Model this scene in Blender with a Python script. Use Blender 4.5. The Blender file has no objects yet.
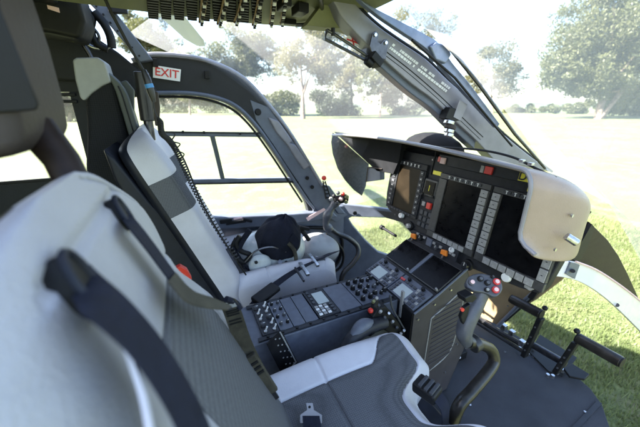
import bpy, bmesh, math, random
import numpy as np
from mathutils import Vector, Matrix
random.seed(7); rng=np.random.default_rng(7)
S=bpy.context.scene; COL=S.collection
# ------------------------------------------------------------------ camera
AZ=math.radians(24.9); PT=math.radians(19.8); FP=300.0
CAM=Vector((0,-.85,1.15))
Fv=Vector((math.sin(AZ)*math.cos(PT),math.cos(AZ)*math.cos(PT),-math.sin(PT)))
Rv=Vector((math.cos(AZ),-math.sin(AZ),0)); Uv=Rv.cross(Fv)
cd=bpy.data.cameras.new('camera'); cam=bpy.data.objects.new('camera',cd); COL.objects.link(cam)
cam.matrix_world=Matrix(((Rv.x,Uv.x,-Fv.x,CAM.x),(Rv.y,Uv.y,-Fv.y,CAM.y),(Rv.z,Uv.z,-Fv.z,CAM.z),(0,0,0,1)))
cd.sensor_width=36; cd.lens=FP/640*36; cd.clip_start=.02; cd.clip_end=3000
cd.dof.use_dof=True; cd.dof.focus_distance=.95; cd.dof.aperture_fstop=3.2
S.camera=cam
def pl(x,y,n,d):
    r=Fv*FP+Rv*(x-320)+Uv*(213.5-y); n=Vector(n)
    return CAM+r*((d-n.dot(CAM))/n.dot(r))
def pX(x,y,v): return pl(x,y,(1,0,0),v)
def pY(x,y,v): return pl(x,y,(0,1,0),v)
def pZ(x,y,v): return pl(x,y,(0,0,1),v)
V=Vector
# ------------------------------------------------------------------ materials
def mat(name,col,rough=.6,metal=0,noise=0,nscale=30,bump=0,bscale=200,spec=.5,weave=0,wscale=1,emit=0,coat=0,col2=None,stretch=None):
    m=bpy.data.materials.new(name); m.use_nodes=True; nt=m.node_tree; N=nt.nodes; L=nt.links
    b=N['Principled BSDF']; b.inputs['Base Color'].default_value=(*col,1); b.inputs['Roughness'].default_value=rough
    b.inputs['Metallic'].default_value=metal; b.inputs['Specular IOR Level'].default_value=spec; b.inputs['Coat Weight'].default_value=coat
    tc=N.new('ShaderNodeTexCoord'); co=tc.outputs['Object']
    if stretch:
        mp=N.new('ShaderNodeMapping'); mp.inputs['Scale'].default_value=stretch; L.new(co,mp.inputs[0]); co=mp.outputs[0]
    if noise or col2:
        n=N.new('ShaderNodeTexNoise'); n.inputs['Scale'].default_value=nscale; n.inputs['Detail'].default_value=6; n.inputs['Roughness'].default_value=.6; L.new(co,n.inputs[0])
        r=N.new('ShaderNodeValToRGB'); r.color_ramp.elements[0].position=.3; r.color_ramp.elements[1].position=.7
        c2=col2 or tuple(min(1,c*(1+noise)) for c in col); c1=col if col2 else tuple(c*(1-noise) for c in col)
        r.color_ramp.elements[0].color=(*c1,1); r.color_ramp.elements[1].color=(*c2,1)
        L.new(n.outputs[0],r.inputs[0]); L.new(r.outputs[0],b.inputs['Base Color'])
        rr=N.new('ShaderNodeMapRange'); rr.inputs['To Min'].default_value=max(.02,rough-.1); rr.inputs['To Max'].default_value=min(1,rough+.12)
        L.new(n.outputs[0],rr.inputs[0]); L.new(rr.outputs[0],b.inputs['Roughness'])
    last=None
    if bump:
        n2=N.new('ShaderNodeTexNoise'); n2.inputs['Scale'].default_value=bscale; n2.inputs['Detail'].default_value=3; L.new(co,n2.inputs[0])
        bp=N.new('ShaderNodeBump'); bp.inputs['Strength'].default_value=bump; bp.inputs['Distance'].default_value=.002; L.new(n2.outputs[0],bp.inputs['Height']); last=bp
    if weave:
        v=N.new('ShaderNodeTexVoronoi'); v.inputs['Scale'].default_value=wscale; v.inputs['Randomness'].default_value=.15; L.new(co,v.inputs['Vector'])
        bp=N.new('ShaderNodeBump'); bp.inputs['Strength'].default_value=.7; bp.inputs['Distance'].default_value=.0015; bp.invert=True
        L.new(v.outputs['Distance'],bp.inputs['Height'])
        if last: L.new(last.outputs[0],bp.inputs['Normal'])
        last=bp
        mx=N.new('ShaderNodeMix'); mx.data_type='RGBA'; mx.inputs[6].default_value=(*[c*1.15 for c in col],1); mx.inputs[7].default_value=(*[c*.55 for c in col],1)
        mr=N.new('ShaderNodeMapRange'); mr.inputs['From Min'].default_value=.15; mr.inputs['From Max'].default_value=.75; L.new(v.outputs['Distance'],mr.inputs[0]); L.new(mr.outputs[0],mx.inputs[0]); L.new(mx.outputs[2],b.inputs['Base Color'])
    if last: L.new(last.outputs[0],b.inputs['Normal'])
    if emit: b.inputs['Emission Color'].default_value=(*col,1); b.inputs['Emission Strength'].default_value=emit
    return m
M={}
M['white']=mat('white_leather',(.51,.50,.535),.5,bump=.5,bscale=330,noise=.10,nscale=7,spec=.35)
M['white_near']=mat('white_leather_shaded',(.33,.327,.35),.5,bump=.6,bscale=300,noise=.13,nscale=6,spec=.35)  # same white leather, with the near backrest's shade put into a darker colour
M['fabric']=mat('grey_woven_fabric',(.115,.117,.126),.9,weave=1,wscale=210,spec=.2)
M['fabric2']=mat('charcoal_woven_fabric',(.02,.021,.025),.9,weave=1,wscale=150,spec=.2)
M['shell']=mat('navy_seat_shell',(.008,.010,.018),.5,noise=.3,spec=.3)
M['greygreen']=mat('grey_green_leather',(.085,.095,.09),.5,bump=.3,noise=.15,nscale=8,spec=.3)
M['belt']=mat('navy_webbing',(.012,.014,.026),.8,bump=.9,bscale=700,noise=.3,nscale=90,spec=.2)
M['olive_lit_belt']=mat('olive_lit_webbing',(.05,.045,.032),.7,bump=.9,bscale=700,noise=.5,nscale=25,spec=.3)  # light on the navy belt put into olive; also colours buckle and chin strap
M['black']=mat('black_plastic',(.008,.008,.009),.5,noise=.3,nscale=40,spec=.25)
M['panel']=mat('panel_black_paint',(.017,.0175,.02),.55,noise=.3,nscale=60,bump=.2,bscale=600,spec=.3)
M['side']=mat('aubergine_grey_panel',(.045,.039,.042),.5,noise=.2,nscale=20,bump=.15,bscale=500,spec=.4)
M['bezel']=mat('dark_bezel',(.05,.049,.047),.4,noise=.25,nscale=90,spec=.4)
M['key']=mat('grey_key',(.27,.265,.255),.4,noise=.2,nscale=200)
M['keydark']=mat('dark_key',(.05,.052,.058),.4,noise=.2,nscale=200,spec=.3)
M['screen']=mat('dark_screen_glass',(.002,.002,.0025),.22,spec=.10,col2=(.007,.007,.008),nscale=38)
M['screen_br']=mat('screen_glass_warm_reflection',(.013,.009,.005),.35,spec=.12,noise=.3,nscale=20)  # dark screen with a warm reflection put into its base colour
M['lcd']=mat('pale_display',(.24,.29,.30),.25,emit=.03)
M['radio']=mat('console_panel_paint',(.095,.105,.135),.45,noise=.18,nscale=40,bump=.15,bscale=700,spec=.4)
M['radio2']=mat('console_dark_paint',(.02,.021,.026),.5,noise=.3,nscale=60,spec=.3)
M['trim']=mat('blue_grey_trim',(.095,.11,.145),.45,noise=.2,nscale=12,bump=.25,bscale=400,spec=.5)
M['pillar']=mat('pillar_grey_paint',(.20,.195,.215),.33,noise=.15,nscale=14,bump=.15,bscale=500,spec=.6)
M['darktrim']=mat('dark_grey_trim',(.020,.021,.023),.6,noise=.2,nscale=10,bump=.25,bscale=300,spec=.3)
M['olive']=mat('olive_headliner',(.17,.175,.075),.65,noise=.15,nscale=14,bump=.3,bscale=300)
M['carpet']=mat('floor_mat',(.024,.026,.032),.8,col2=(.050,.053,.062),nscale=4.5,bump=1,bscale=420,spec=.3)
M['hood']=mat('beige_glareshield_skin',(.30,.225,.17),.33,bump=.35,bscale=380,noise=.12,nscale=7,spec=.6)
M['hoodin']=mat('glareshield_lining',(.009,.0095,.011),.8,noise=.3,nscale=30,bump=.3,bscale=400,spec=.15)
M['taupe_light']=mat('pale_grey_pad',(.30,.31,.32),.5,bump=.2,noise=.08)
M['fin']=mat('speckled_shroud',(.03,.03,.03),.8,noise=.6,nscale=90,spec=.2)
M['tan']=mat('tan_lower_panel',(.22,.165,.095),.45,noise=.12,nscale=12,bump=.25,bscale=400)
M['steel']=mat('brushed_steel',(.55,.55,.56),.28,metal=1,noise=.2,nscale=70)
M['darksteel']=mat('dark_anodised_metal',(.09,.09,.1),.3,metal=.9,noise=.3,nscale=60)
M['white_plastic']=mat('white_plastic',(.72,.72,.70),.35)
M['red']=mat('red_plastic',(.55,.03,.02),.35)
M['orange']=mat('orange_plastic',(.8,.22,.02),.4)
M['yellow']=mat('yellow_placard',(.8,.7,.05),.45)
M['pink']=mat('pale_pink_placard',(.75,.5,.48),.5)
M['text_red']=mat('red_lettering',(.55,.03,.03),.5)
M['ink']=mat('black_lettering',(.015,.015,.02),.5)
M['grip']=mat('grey_grip',(.06,.063,.075),.42,noise=.25,nscale=40,coat=.1)
M['tube']=mat('worn_dark_tube',(.032,.029,.026),.3,metal=.45,noise=.6,nscale=18)
M['steel2']=mat('dull_steel',(.35,.35,.37),.35,metal=.8)
M['blacktube']=mat('black_coated_tube',(.02,.02,.022),.35,noise=.4,nscale=30)
M['exterior']=mat('white_exterior_paint',(.78,.74,.75),.25,coat=.6,noise=.03,nscale=4)
M['brown']=mat('dark_brown_composite',(.016,.010,.009),.5,noise=.4,nscale=9,bump=.3,bscale=160,stretch=(1,1,5),spec=.2)
M['wiper']=mat('blue_grey_wiper_metal',(.16,.19,.27),.35,metal=.4,noise=.2,nscale=30)
M['blade']=mat('rotor_blade_paint',(.16,.18,.21),.4,noise=.1,nscale=3)
M['helmet']=mat('pale_helmet_shell',(.42,.45,.45),.35,coat=.3,noise=.15,nscale=30)
M['cloth']=mat('black_crumpled_cloth',(.010,.011,.018),.9,bump=1,bscale=120,noise=.3,nscale=20,spec=.15)
M['taupe']=mat('taupe_leather',(.045,.036,.032),.6,bump=.3,noise=.15,nscale=12,spec=.25)
M['strap']=mat('amber_strap',(.26,.15,.04),.6,noise=.5,nscale=60)
M['rubber']=mat('black_rubber',(.015,.015,.016),.6)
M['bark']=mat('bark',(.16,.12,.09),.9,noise=.4,nscale=3,bump=1,bscale=8)
def leafmat(name,c1,c2):
    m=mat(name,c1,.55,col2=c2,nscale=.9); nt=m.node_tree; b=nt.nodes['Principled BSDF']
    tr=nt.nodes.new('ShaderNodeBsdfTranslucent'); tr.inputs[0].default_value=(c2[0]*1.3,c2[1]*1.3,c2[2],1)
    mx=nt.nodes.new('ShaderNodeMixShader'); mx.inputs[0].default_value=.3
    nt.links.new(b.outputs[0],mx.inputs[1]); nt.links.new(tr.outputs[0],mx.inputs[2]); nt.links.new(mx.outputs[0],nt.nodes['Material Output'].inputs[0]); return m
M['leafA']=leafmat('green_leaves',(.04,.050,.020),(.11,.115,.045))
M['leafB']=leafmat('yellow_green_leaves',(.06,.062,.03),(.14,.13,.065))
M['leafC']=leafmat('dark_leaves',(.018,.028,.014),(.045,.06,.028))
# dusty clear acrylic: transparent sheet whose thin scattering film also stands in for flare haze
def glassmat(name,veil,tint=(1,1,1),film=(.95,.95,.93)):
    m=bpy.data.materials.new(name); m.use_nodes=True; nt=m.node_tree; N=nt.nodes; L=nt.links; N.clear()
    out=N.new('ShaderNodeOutputMaterial'); t=N.new('ShaderNodeBsdfTransparent'); t.inputs[0].default_value=(*tint,1)
    tl=N.new('ShaderNodeBsdfTranslucent'); tl.inputs[0].default_value=(*film,1)
    n=N.new('ShaderNodeTexNoise'); n.inputs['Scale'].default_value=2.5; n.inputs['Detail'].default_value=5
    tc=N.new('ShaderNodeTexCoord'); L.new(tc.outputs['Object'],n.inputs[0])
    mr=N.new('ShaderNodeMapRange'); mr.inputs['From Min'].default_value=.3; mr.inputs['From Max'].default_value=.7; mr.inputs['To Min'].default_value=veil*.75; mr.inputs['To Max'].default_value=veil*1.25
    L.new(n.outputs[0],mr.inputs[0])
    mx=N.new('ShaderNodeMixShader'); L.new(mr.outputs[0],mx.inputs[0]); L.new(t.outputs[0],mx.inputs[1]); L.new(tl.outputs[0],mx.inputs[2])
    g=N.new('ShaderNodeBsdfGlossy'); g.inputs['Roughness'].default_value=.03
    mx2=N.new('ShaderNodeMixShader'); mx2.inputs[0].default_value=.035
    L.new(mx.outputs[0],mx2.inputs[1]); L.new(g.outputs[0],mx2.inputs[2]); L.new(mx2.outputs[0],out.inputs[0]); return m
M['glass']=glassmat('dusty_windshield',.10)
M['glass2']=glassmat('clear_side_window',.025)
M['glass3']=glassmat('dusty_glare_right_windshield',.24,film=(1,.92,.78))  # denser, warm-tinted film puts the glare of the right side into the pane
M['glass4']=glassmat('clear_rear_window',.015)
# ------------------------------------------------------------------ mesh builder
class MB:
    def __init__(s): s.v=[]; s.f=[]; s.m=[]
    def add(s,vs,fs,mi=0):
        o=len(s.v); s.v+= [tuple(v) for v in vs]; s.f+=[tuple(i+o for i in f) for f in fs]; s.m+=[mi]*len(fs) if isinstance(mi,int) else list(mi); return s
    def prism(s,pts,d,mi=0):
        d=V(d); n=len(pts); pts=[V(p) for p in pts]
        return s.add(pts+[p+d for p in pts],[tuple(range(n)),tuple(range(2*n-1,n-1,-1))]+[(i,i+n,(i+1)%n+n,(i+1)%n) for i in range(n)],mi)
    def box(s,c,h,ax=None,mi=0):
        c=V(c); ax=ax or (V((1,0,0)),V((0,1,0)),V((0,0,1)))
        a,b,e=[V(ax[i]).normalized()*h[i] for i in range(3)]
        return s.prism([c-a-b-e,c+a-b-e,c+a+b-e,c-a+b-e],e*2,mi)
    def band(s,A,B,d,mi=0):
        d=V(d); n=len(A); vs=[V(p) for p in A]+[V(p) for p in B]; vs=vs+[p+d for p in vs]; fs=[]
        for i in range(n-1):
            fs+=[(i,i+1,n+i+1,n+i),(2*n+i,3*n+i,3*n+i+1,2*n+i+1),(i,2*n+i,2*n+i+1,i+1),(n+i,n+i+1,3*n+i+1,3*n+i)]
        fs+=[(0,n,3*n,2*n),(n-1,3*n-1,4*n-1,2*n-1)]
        return s.add(vs,fs,mi)
    def tube(s,P,r,n=12,mi=0,closed=False):
        P=[V(p) for p in P]; k=len(P); r=[r]*k if not hasattr(r,'__len__') else r
        up=None; vs=[]
        for i,p in enumerate(P):
            t=(P[min(i+1,k-1)]-P[max(i-1,0)]).normalized()
            if up is None: up=t.orthogonal().normalized()
            up=(up-t*up.dot(t)).normalized(); w=t.cross(up)
            for j in range(n):
                a=2*math.pi*j/n; vs.append(p+(up*math.cos(a)+w*math.sin(a))*r[i])
        fs=[(i*n+j,i*n+(j+1)%n,(i+1)*n+(j+1)%n,(i+1)*n+j) for i in range(k-1) for j in range(n)]
        fs+=[tuple(range(n-1,-1,-1)),tuple(range((k-1)*n,k*n))]
        return s.add(vs,fs,mi)
    def cyl(s,a,b,r,r2=None,n=16,mi=0): return s.tube([a,b],[r,r2 if r2 is not None else r],n,mi)
    def ribbon(s,P,W,t=.002,mi=0):
        # P centre points, W half-width vectors
        P=[V(p) for p in P]; k=len(P); vs=[]
        for i,p in enumerate(P):
            tg=(P[min(i+1,k-1)]-P[max(i-1,0)]).normalized(); w=V(W[i]) ; nn=tg.cross(w).normalized()*t/2
            vs+=[p-w+nn,p+w+nn,p+w-nn,p-w-nn]
        fs=[(4*i+j,4*i+(j+1)%4,4*i+4+(j+1)%4,4*i+4+j) for i in range(k-1) for j in range(4)]+[(3,2,1,0),(4*k-4,4*k-3,4*k-2,4*k-1)]
        return s.add(vs,fs,mi)
    def rings(s,R,mi=None,cap=True):
        n=len(R[0]); k=len(R); vs=[p for r in R for p in r]; fs=[];ms=[]
        for i in range(k-1):
            for j in range(n):
                fs.append((i*n+j,i*n+(j+1)%n,(i+1)*n+(j+1)%n,(i+1)*n+j)); ms.append(mi(i,j) if mi else 0)
        if cap: fs+=[tuple(range(n-1,-1,-1)),tuple(range((k-1)*n,k*n))]; ms+=[0,0]
        return s.add(vs,fs,ms)
    def sphere(s,c,r,sx=(1,0,0),sy=(0,1,0),sz=(0,0,1),n=16,mi=0,k=10):
        c=V(c); R=[]
        r=(r,r,r) if not hasattr(r,'__len__') else r
        for i in range(k+1):
            a=-math.pi/2+math.pi*i/k; cc=max(math.cos(a),.01)
            R.append([c+V(sx)*r[0]*cc*math.cos(2*math.pi*j/n)+V(sy)*r[1]*cc*math.sin(2*math.pi*j/n)+V(sz)*r[2]*math.sin(a) for j in range(n)])
        return s.rings(R,lambda i,j:mi)
def smooth(P,k=6):
    P=[V(p) for p in P]; Q=[P[0]*2-P[1]]+P+[P[-1]*2-P[-2]]; o=[]
    for i in range(1,len(Q)-2):
        a,b,c,d=Q[i-1:i+3]
        for j in range(k):
            t=j/k; o.append(.5*((2*b)+(c-a)*t+(2*a-5*b+4*c-d)*t*t+(3*b-a-3*c+d)*t**3))
    return o+[P[-1]]
def wloc(o): 
    l=V((0,0,0))
    while o is not None: l=l+o.location; o=o.parent
    return l
def ob(name,mb,m,parent=None,bevel=0,seg=2,sub=0,ang=40,flat=False,**props):
    vs=np.array([tuple(v) for v in mb.v],dtype=float); lo=vs.min(0); hi=vs.max(0); c=(lo+hi)/2
    me=bpy.data.meshes.new(name); me.from_pydata((vs-c).tolist(),[],mb.f); ms=m if isinstance(m,(list,tuple)) else [m]
    for x in ms: me.materials.append(M[x] if isinstance(x,str) else x)
    for p,i in zip(me.polygons,mb.m): p.material_index=i
    bm=bmesh.new(); bm.from_mesh(me); bmesh.ops.recalc_face_normals(bm,faces=bm.faces); bm.to_mesh(me); bm.free()
    if not flat:
        me.polygons.foreach_set('use_smooth',[True]*len(me.polygons))
        me.set_sharp_from_angle(angle=math.radians(ang))
    o=bpy.data.objects.new(name,me); COL.objects.link(o)
    o.location=V(c)-(wloc(parent) if parent else V((0,0,0))); o.parent=parent
    if bevel:
        b=o.modifiers.new('b','BEVEL'); b.width=bevel; b.segments=seg; b.limit_method='ANGLE'; b.angle_limit=math.radians(35); b.harden_normals=True
    if sub: s_=o.modifiers.new('s','SUBSURF'); s_.levels=sub; s_.render_levels=sub
    for k,v in props.items(): o[k]=v
    return o
def thing(name,label,cat,loc,group=None):
    o=bpy.data.objects.new(name,None); COL.objects.link(o); o.location=loc; o.empty_display_size=.1; o['label']=label; o['category']=cat
    if group: o['group']=group
    return o
def tag(o,label=None,cat=None,group=None,kind=None):
    for k,v in (('label',label),('category',cat),('group',group),('kind',kind)):
        if v: o[k]=v
    return o
def text(name,s,org,xd,yd,size,m,parent,bold=0,depth=.0006):
    cu=bpy.data.curves.new('t','FONT'); cu.body=s; cu.size=1; cu.extrude=.01; cu.offset=bold; cu.align_x='CENTER'; cu.align_y='CENTER'
    to=bpy.data.objects.new('t',cu); COL.objects.link(to); bpy.context.view_layer.update()
    me=bpy.data.meshes.new_from_object(to.evaluated_get(bpy.context.evaluated_depsgraph_get())); bpy.data.objects.remove(to)
    xd=V(xd).normalized(); yd=V(yd).normalized(); zd=xd.cross(yd)
    mb=MB(); mb.add([V(org)+xd*v.co.x*size+yd*v.co.y*size+zd*v.co.z*depth*40 for v in me.vertices],[tuple(p.vertices) for p in me.polygons])
    return ob(name,mb,m,parent,flat=True)
# ------------------------------------------------------------------ world and sun
SUN_EL=math.radians(41); sd=V((-.95,.27,0)).normalized()*math.cos(SUN_EL)+V((0,0,math.sin(SUN_EL)))
w=bpy.data.worlds.new('World'); S.world=w; w.use_nodes=True; nt=w.node_tree
sky=nt.nodes.new('ShaderNodeTexSky'); sky.sky_type='NISHITA'; sky.sun_disc=False; sky.sun_elevation=SUN_EL; sky.sun_rotation=math.atan2(sd.x,sd.y)
sky.dust_density=1.4; sky.air_density=1.0
nt.links.new(sky.outputs[0],nt.nodes['Background'].inputs[0]); nt.nodes['Background'].inputs[1].default_value=.085
sl=bpy.data.lights.new('sun','SUN'); sl.energy=5.0; sl.angle=math.radians(.5); sl.color=(1,.95,.87); so=bpy.data.objects.new('sun',sl); COL.objects.link(so)
so.rotation_euler=sd.to_track_quat('Z','Y').to_euler(); so.location=(0,0,20)
S.view_settings.view_transform='Standard'; S.view_settings.look='None'; S.view_settings.gamma=1; S.view_settings.exposure=EXPO if 'EXPO' in globals() else 3.15
S.render.engine='CYCLES'
try:
    S.cycles.max_bounces=10; S.cycles.transparent_max_bounces=16; S.cycles.diffuse_bounces=6
except Exception: pass
# ------------------------------------------------------------------ ground
GZ=-.6
gm=mat('meadow_grass',(.046,.070,.020),.9,col2=(.12,.138,.05),nscale=.35,bump=1,bscale=30)
nt=gm.node_tree; n3=nt.nodes.new('ShaderNodeTexNoise'); n3.inputs['Scale'].default_value=22; n3.inputs['Detail'].default_value=8
ra=[n for n in nt.nodes if n.type=='VALTORGB'][0]; mx=nt.nodes.new('ShaderNodeMix'); mx.data_type='RGBA'; mx.blend_type='MULTIPLY'; mx.inputs[0].default_value=.8
r2=nt.nodes.new('ShaderNodeMapRange'); r2.inputs['From Min'].default_value=.3;r2.inputs['From Max'].default_value=.7; r2.inputs['To Min'].default_value=.45; r2.inputs['To Max'].default_value=1.5
tc=[n for n in nt.nodes if n.type=='TEX_COORD'][0]; nt.links.new(tc.outputs['Object'],n3.inputs[0]); nt.links.new(n3.outputs[0],r2.inputs[0])
n4=nt.nodes.new('ShaderNodeTexNoise'); n4.inputs['Scale'].default_value=2.3; n4.inputs['Detail'].default_value=5; nt.links.new(tc.outputs['Object'],n4.inputs[0])
r4=nt.nodes.new('ShaderNodeMapRange'); r4.inputs['From Min'].default_value=.5; r4.inputs['From Max'].default_value=.68; r4.inputs['To Max'].default_value=.75; nt.links.new(n4.outputs[0],r4.inputs[0])
m4=nt.nodes.new('ShaderNodeMix'); m4.data_type='RGBA'; m4.inputs[7].default_value=(.16,.14,.075,1); nt.links.new(r4.outputs[0],m4.inputs[0]); nt.links.new(ra.outputs[0],m4.inputs[6]); nt.links.new(m4.outputs[2],mx.inputs[6]); None if 1 else nt.links.new(ra.outputs[0],mx.inputs[6]); nt.links.new(r2.outputs[0],mx.inputs[7]); nt.links.new(mx.outputs[2],nt.nodes['Principled BSDF'].inputs['Base Color'])
g=MB(); R_=900
g.add([(-R_,-R_,GZ),(R_,-R_,GZ),(R_,R_,GZ),(-R_,R_,GZ)],[(0,1,2,3)])
tag(ob('ground',g,gm),kind='structure')
# distant low hills
hb=MB(); top=[];bot=[]
for i in range(61):
    a=math.radians(-60+i*3.2); d=420; h=4+2.5*math.sin(i*.35)+1.5*math.sin(i*.9+1)
    top.append(V((d*1.15*math.sin(a),d*1.15*math.cos(a),GZ+h))); bot.append(V((d*math.sin(a),d*math.cos(a),GZ-1)))
hb.band(top,bot,(0,0,-2)); tag(ob('hill',hb,mat('hill_green',(.06,.08,.05),.9,noise=.4,nscale=.05)),kind='structure')
# grass blades near the nose
def blades(n,x0,x1,y0,y1,seed):
    r=np.random.default_rng(seed); k=900; cx=r.uniform(x0,x1,k); cy=r.uniform(y0,y1,k); cs=r.uniform(.03,.16,k); q=r.integers(0,k,n); fr=r.random(n)<.55; x=np.where(fr,cx[q]+r.normal(size=n)*cs[q],r.uniform(x0,x1,n)); y=np.where(fr,cy[q]+r.normal(size=n)*cs[q],r.uniform(y0,y1,n)); h=r.uniform(.025,.07,n)*(.7+.5*np.sin(x*3.1)*np.cos(y*2.3)); a=r.uniform(0,6.28,n); w=r.uniform(.002,.005,n); le=r.uniform(0,.04,n); b=r.uniform(0,6.28,n)
    dx=np.cos(a)*w; dy=np.sin(a)*w; z=np.full(n,GZ)
    vs=np.stack([np.stack([x-dx,y-dy,z],1),np.stack([x+dx,y+dy,z],1),np.stack([x+np.cos(b)*le,y+np.sin(b)*le,z+h],1)],1).reshape(-1,3)
    me=bpy.data.meshes.new('grass_blades'); me.from_pydata(vs.tolist(),[],np.arange(3*n).reshape(-1,3).tolist())
    me.materials.append(M['blade_green']); o=bpy.data.objects.new('grass_blades',me); COL.objects.link(o); return o
M['blade_green']=leafmat('grass_blade_green',(.065,.10,.03),(.20,.22,.095)); 
tag(blades(150000,1.2,6.2,-1.6,2.6,3),label='short meadow grass blades around the nose of the helicopter',cat='grass',kind='stuff')
# ------------------------------------------------------------------ trees
def leaves(name,cents,rads,n,size,m,parent,seed):
    r=np.random.default_rng(seed); C=np.array(cents); Rr=np.array(rads); idx=r.choice(len(C),n,p=Rr**2/np.sum(Rr**2))
    d=r.normal(size=(n,3)); d/=np.linalg.norm(d,axis=1)[:,None]; rad=Rr[idx]*r.uniform(.25,1.08,n)**.6
    p=C[idx]+d*rad[:,None]*np.array([1,1,.75])
    a=r.normal(size=(n,3)); a/=np.linalg.norm(a,axis=1)[:,None]; b=np.cross(a,r.normal(size=(n,3))); b/=np.linalg.norm(b,axis=1)[:,None]
    s=size*r.uniform(.5,1.2,n)[:,None]; q=np.stack([p-a*s,p+b*s*.45,p+a*s,p-b*s*.45],1).reshape(-1,3)
    o0=q.mean(0); me=bpy.data.meshes.new(name); me.from_pydata((q-o0).tolist(),[],np.arange(4*n).reshape(-1,4).tolist()); me.materials.append(M[m])
    o=bpy.data.objects.new(name,me); COL.objects.link(o); o.location=V(o0)-(wloc(parent) if parent else V((0,0,0))); o.parent=parent; return o
def tree(name,label,cat,px,pyb,crown,m,nleaf,seed,lean=0,trunk_r=.22,fork=None,group='trees beyond the meadow',size=.20,ncl=34):
    # crown: list of (px,py,rpx) lobes measured at the tree's own distance
    base=pZ(px,pyb,GZ); dep=(base-CAM).dot(Fv); k=dep/FP
    t=thing(name,label,cat,base,group); r=random.Random(seed)
    def at(x,y,off=0): return CAM+(Fv*FP+Rv*(x-320)+Uv*(213.5-y))*((dep+off)/FP)
    cents=[];rads=[]
    for (x,y,rp) in crown:
        R=rp*k
        for i in range(ncl):
            while True:
                q=V((r.uniform(-1,1),r.uniform(-1,1),r.uniform(-1,1)))
                if .25<q.length<1: break
            cents.append(tuple(at(x,y)+q*R*.92)); rads.append(R*r.uniform(.20,.40))
    leaves('crown',cents,rads,nleaf,size,m,t,seed)
    tr=MB(); hub=at(crown[0][0],crown[0][1]+crown[0][2]*.2)
    b0=base-V((0,0,.3)); mid=b0.lerp(hub,.5)+V((r.uniform(-.3,.3),0,0))
    P=smooth([b0,b0.lerp(mid,.5),mid,hub],5); tr.tube(P,[trunk_r*(1.25-.9*i/(len(P)-1)) for i in range(len(P))],10)
    for i in range(9):
        c=V(cents[r.randrange(len(cents))]); s0=P[r.randrange(len(P)//2,len(P))]; m2=s0.lerp(c,.5)+V((r.uniform(-.4,.4),r.uniform(-.4,.4),.3))
        Q=smooth([s0,m2,c],4); tr.tube(Q,[trunk_r*.4*(1-.85*j/(len(Q)-1)) for j in range(len(Q))],6)
    if fork:
        for fx,fy in fork:
            e=at(fx,fy); f0=base+V((r.uniform(-.5,.5),r.uniform(-.3,.3),-.2)); Q=smooth([f0,f0.lerp(e,.5)+V((.15,0,0)),e],5); tr.tube(Q,[trunk_r*.75*(1-.5*j/(len(Q)-1)) for j in range(len(Q))],8)
    ob('trunk',tr,'bark',t); return t
tree('leafy_tree','round tree at the far left above the door frame, seen past the overhead panel','tree',146,114,[(146,32,26),(128,40,12),(160,45,14)],'leafA',26000,1,size=.22)
tree('leafy_tree','grey green tree left of centre with its crown touching the overhead panel','tree',243,116,[(235,46,32),(262,60,25),(220,70,22)],'leafA',34000,2)
tree('leafy_tree','thin pale tree with a tall bare trunk above the door pillar','tree',303,119,[(300,52,28),(328,66,20),(322,38,20)],'leafB',16000,3,trunk_r=.3)
tree('leafy_tree','small tree just left of the windshield post bracket','tree',380,117,[(380,64,24),(370,86,16),(392,88,12)],'leafA',11000,4,trunk_r=.16)
tree('leafy_tree','tree half hidden behind the windshield centre post','tree',430,113,[(412,34,26),(440,30,20)],'leafB',14000,11,trunk_r=.2)
tree('leafy_tree','pale yellowish tree right of the wiper arm','tree',493,113,[(490,66,26),(507,82,18),(476,80,14)],'leafB',20000,5,size=.24)
tree('leafy_tree','large spreading tree with several trunks at the right edge','tree',598,119,[(612,36,56),(660,50,56),(578,66,30),(632,74,30),(594,84,22),(560,74,20),(600,10,40)],'leafA',110000,6,trunk_r=.4,fork=[(612,80),(628,76),(640,70)],size=.2,ncl=36)
tree('leafy_tree','tall tree behind the small tree, just under the visor rod','tree',352,116,[(352,50,26),(345,80,20)],'leafB',18000,12,trunk_r=.25)
tree('leafy_tree','broad tree between the round far left tree and the grey green one','tree',190,115,[(188,62,20),(200,84,16),(178,86,14)],'leafA',16000,13,trunk_r=.2)
tree('leafy_tree','dark tree behind the rear cabin window','tree',68,122,[(66,100,16),(84,98,14)],'leafC',12000,8)
def bush(label,px,pyb,w,h,m,n,seed,nm='hedge_bush'):
    base=pZ(px,pyb,GZ); k=(base-CAM).dot(Fv)/FP; r=random.Random(seed); cs=[];rs=[]
    for i in range(14):
        cs.append(tuple(base+Rv*r.uniform(-w,w)*k*.5+V((0,r.uniform(-1,1),r.uniform(.1,1)*h*k*.75)))); rs.append(h*k*r.uniform(.2,.42))
    o=leaves(nm,cs,rs,n,.2,m,None,seed); tag(o,label,'bush','bushes along the far edge of the meadow')
bush('dark bush under the left part of the door arch',172,113,30,24,'leafC',9000,21)
bush('dark bush under the middle of the door arch, right of the darkest one',204,113,34,23,'leafA',9000,22)
bush('bush just behind the curve of the door arch',250,115,30,24,'leafA',9000,23)
bush('round bush immediately left of the tall bare trunk',282,116,30,26,'leafA',9000,24)
bush('green bush between the bare trunk and the small tree',335,116,44,30,'leafC',14000,25)
bush('green bush directly right of the small tree',405,115,36,26,'leafA',9000,26)
bush('pale bush seen under the windshield centre post',440,113,30,22,'leafA',8000,27)
bush('low bush right of the wiper tip',530,113,50,13,'leafA',6000,28)
bush('low bush left of the large spreading tree',572,114,44,14,'leafA',6000,29)
bush('dark hedge bush at the right edge behind the trunks of the large tree',625,116,50,26,'leafC',9000,31)
bush('wide dark bush behind the rear cabin window',45,121,70,26,'leafC',5000,30)
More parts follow.
